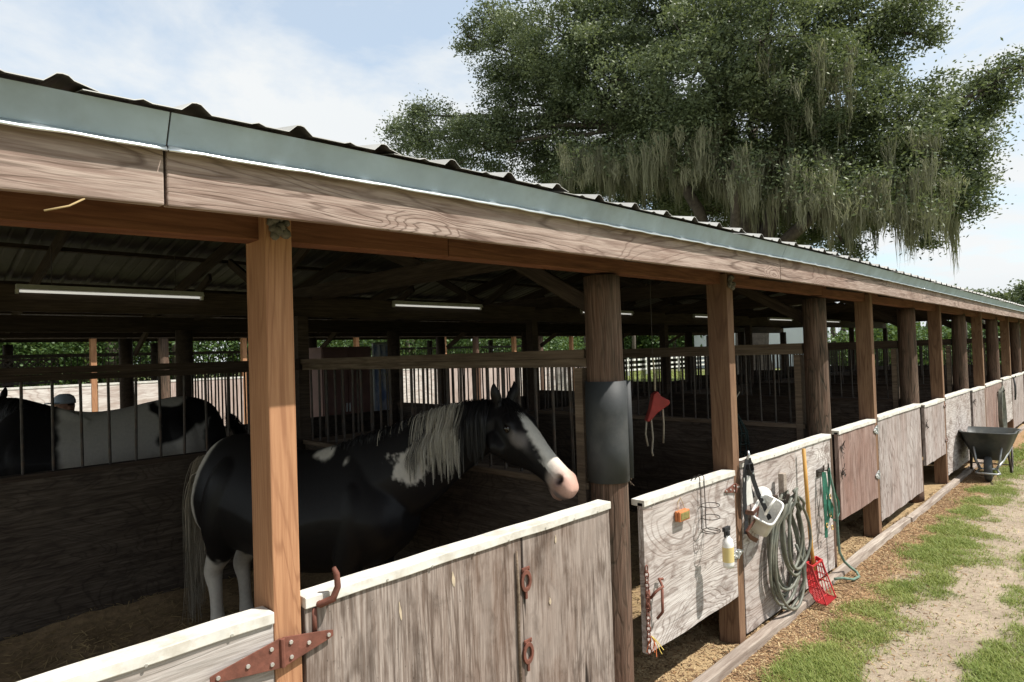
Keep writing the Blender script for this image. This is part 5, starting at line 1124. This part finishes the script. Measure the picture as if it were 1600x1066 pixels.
P1_ = scatter(420000, 2.6, 12, -1.75, -.12, .03, 1.5); V1, F1 = blades(P1_, .036, .0042, 1.0); PX_ = np.c_[2.8 + 9 * rng.random(6000) ** 1.4, rng.uniform(-1.75, -.3, 6000), np.zeros(6000)]; PX_[:, 2] = ground_h(PX_) - .004; P1_ = np.concatenate([P1_, PX_]); V1, F1 = blades(P1_, .030, .0042, 1.1); P2_ = scatter(120000, 12, 24, -4, -.1, .08); V2, F2 = blades(P2_, .05, .010, .8)
T1 = rng.random(len(P1_)) * .6 + .4 * vnoise(P1_, 2.0, 33, 2); dry = rng.random(len(P1_)) < .0; T2 = rng.random(len(P2_))
V = np.concatenate([V1, V2]); F_ = np.concatenate([F1, F2 + len(V1)]); tt_ = np.repeat(np.r_[T1, T2], 6)
tag(obj('grass', fast_mesh('grass', V, F_, grm, False, np.c_[tt_, tt_, tt_])), 'short patchy green grass along the barn front', 'grass', kind='stuff')
# far lawn tufts behind the yard
P3_ = np.c_[rng.uniform(18, 48, 60000), rng.uniform(10, 40, 60000), np.full(60000, -.02)]; V, F_ = blades(P3_, .10, .03, .8); tt_ = np.repeat(rng.random(60000), 6)
tag(obj('lawn_grass', fast_mesh('lawn_grass', V, F_, grm, False, np.c_[tt_, tt_, tt_])), 'bright lawn seen through the back of the barn', 'grass', kind='stuff')
lit = tint_mat('bark_litter', .9, .1); n = 42000
P = np.c_[2.3 + 12 * rng.random(n) ** 1.6, -.02 - np.abs(rng.normal(0, .30, n)), np.zeros(n)]; gmk = grass_mask(P); P = P[(gmk < .5) | (rng.random(n) < .25)]; P = np.concatenate([P, np.c_[2.8 + 9 * rng.random(2500) ** 1.4, rng.uniform(-1.8, -.4, 2500), np.zeros(2500)]]); n = len(P); P[:, 2] = ground_h(P) + .003
P = np.concatenate([P, np.c_[2.7 + 5 * rng.random(6000), rng.uniform(-.04, .35, 6000), np.zeros(6000)]]); P[n:, 2] = ground_h(P[n:]) + .004; n = len(P)
a = rng.uniform(0, 6.28, n); L_ = rng.uniform(.006, .034, n) * np.where(rng.random(n) < .08, 2.2, 1); d = np.c_[np.cos(a), np.sin(a), rng.uniform(-.25, .35, n)] * L_[:, None]; w = np.c_[-np.sin(a), np.cos(a), rng.uniform(-.4, .4, n)] * rng.uniform(.0012, .004, n)[:, None]
V = np.stack([P - d / 2 - w, P + d / 2 - w, P + d / 2 + w, P - d / 2 + w], 1).reshape(-1, 3); pal = np.array([(.30, .18, .09), (.42, .29, .16), (.17, .10, .055), (.50, .38, .22), (.24, .15, .09)])
tag(obj('bark_litter', fast_mesh('bark_litter', V, np.arange(4 * n).reshape(-1, 4), lit, False, np.repeat(pal[rng.integers(0, 5, n)], 4, 0))), 'brown bark chips and dry straw by the kerb', 'litter', kind='stuff')

# ------------------------------------------------------------------ mud nests on the post tops, stray straws
mud = plain('grey_mud', (.13, .115, .095), .95, var=.4, nscale=40, bump=.8, bscale=60)
for x_, l_ in ((LX(-1) + SQ, 'grey mud nest on top of the nearest square post'), (LX(0) + SQ, 'grey mud nest on top of the second square post')):
    b = MB()
    for i in range(16):
        c = Vector((random.uniform(-.03, .03), -.008 + random.uniform(-.006, .004), random.uniform(-.075, .0))); r_ = random.uniform(.008, .018)
        b.tube([c + Vector((0, 0, -r_)), c + Vector((random.uniform(-.004, .004), -.003, -r_ * .4)), c + Vector((0, -.002, r_ * .5)), c + Vector((0, 0, r_))], [r_ * .4, r_, r_ * .9, r_ * .3], 7)
    tag(b.build('mud_nest', mud, None, (x_, -.044, 2.385), True), l_, 'nest', 'mud nests under the eave')
o = MB().tube([(0, 0, 0), (-.03, -.01, -.022), (-.075, -.02, -.04)], .0022, 5).build('straw_stem', straw, None, (.33, -.330, 2.288), True); tag(o, 'single dry straw poking from under the fascia at left', 'straw')
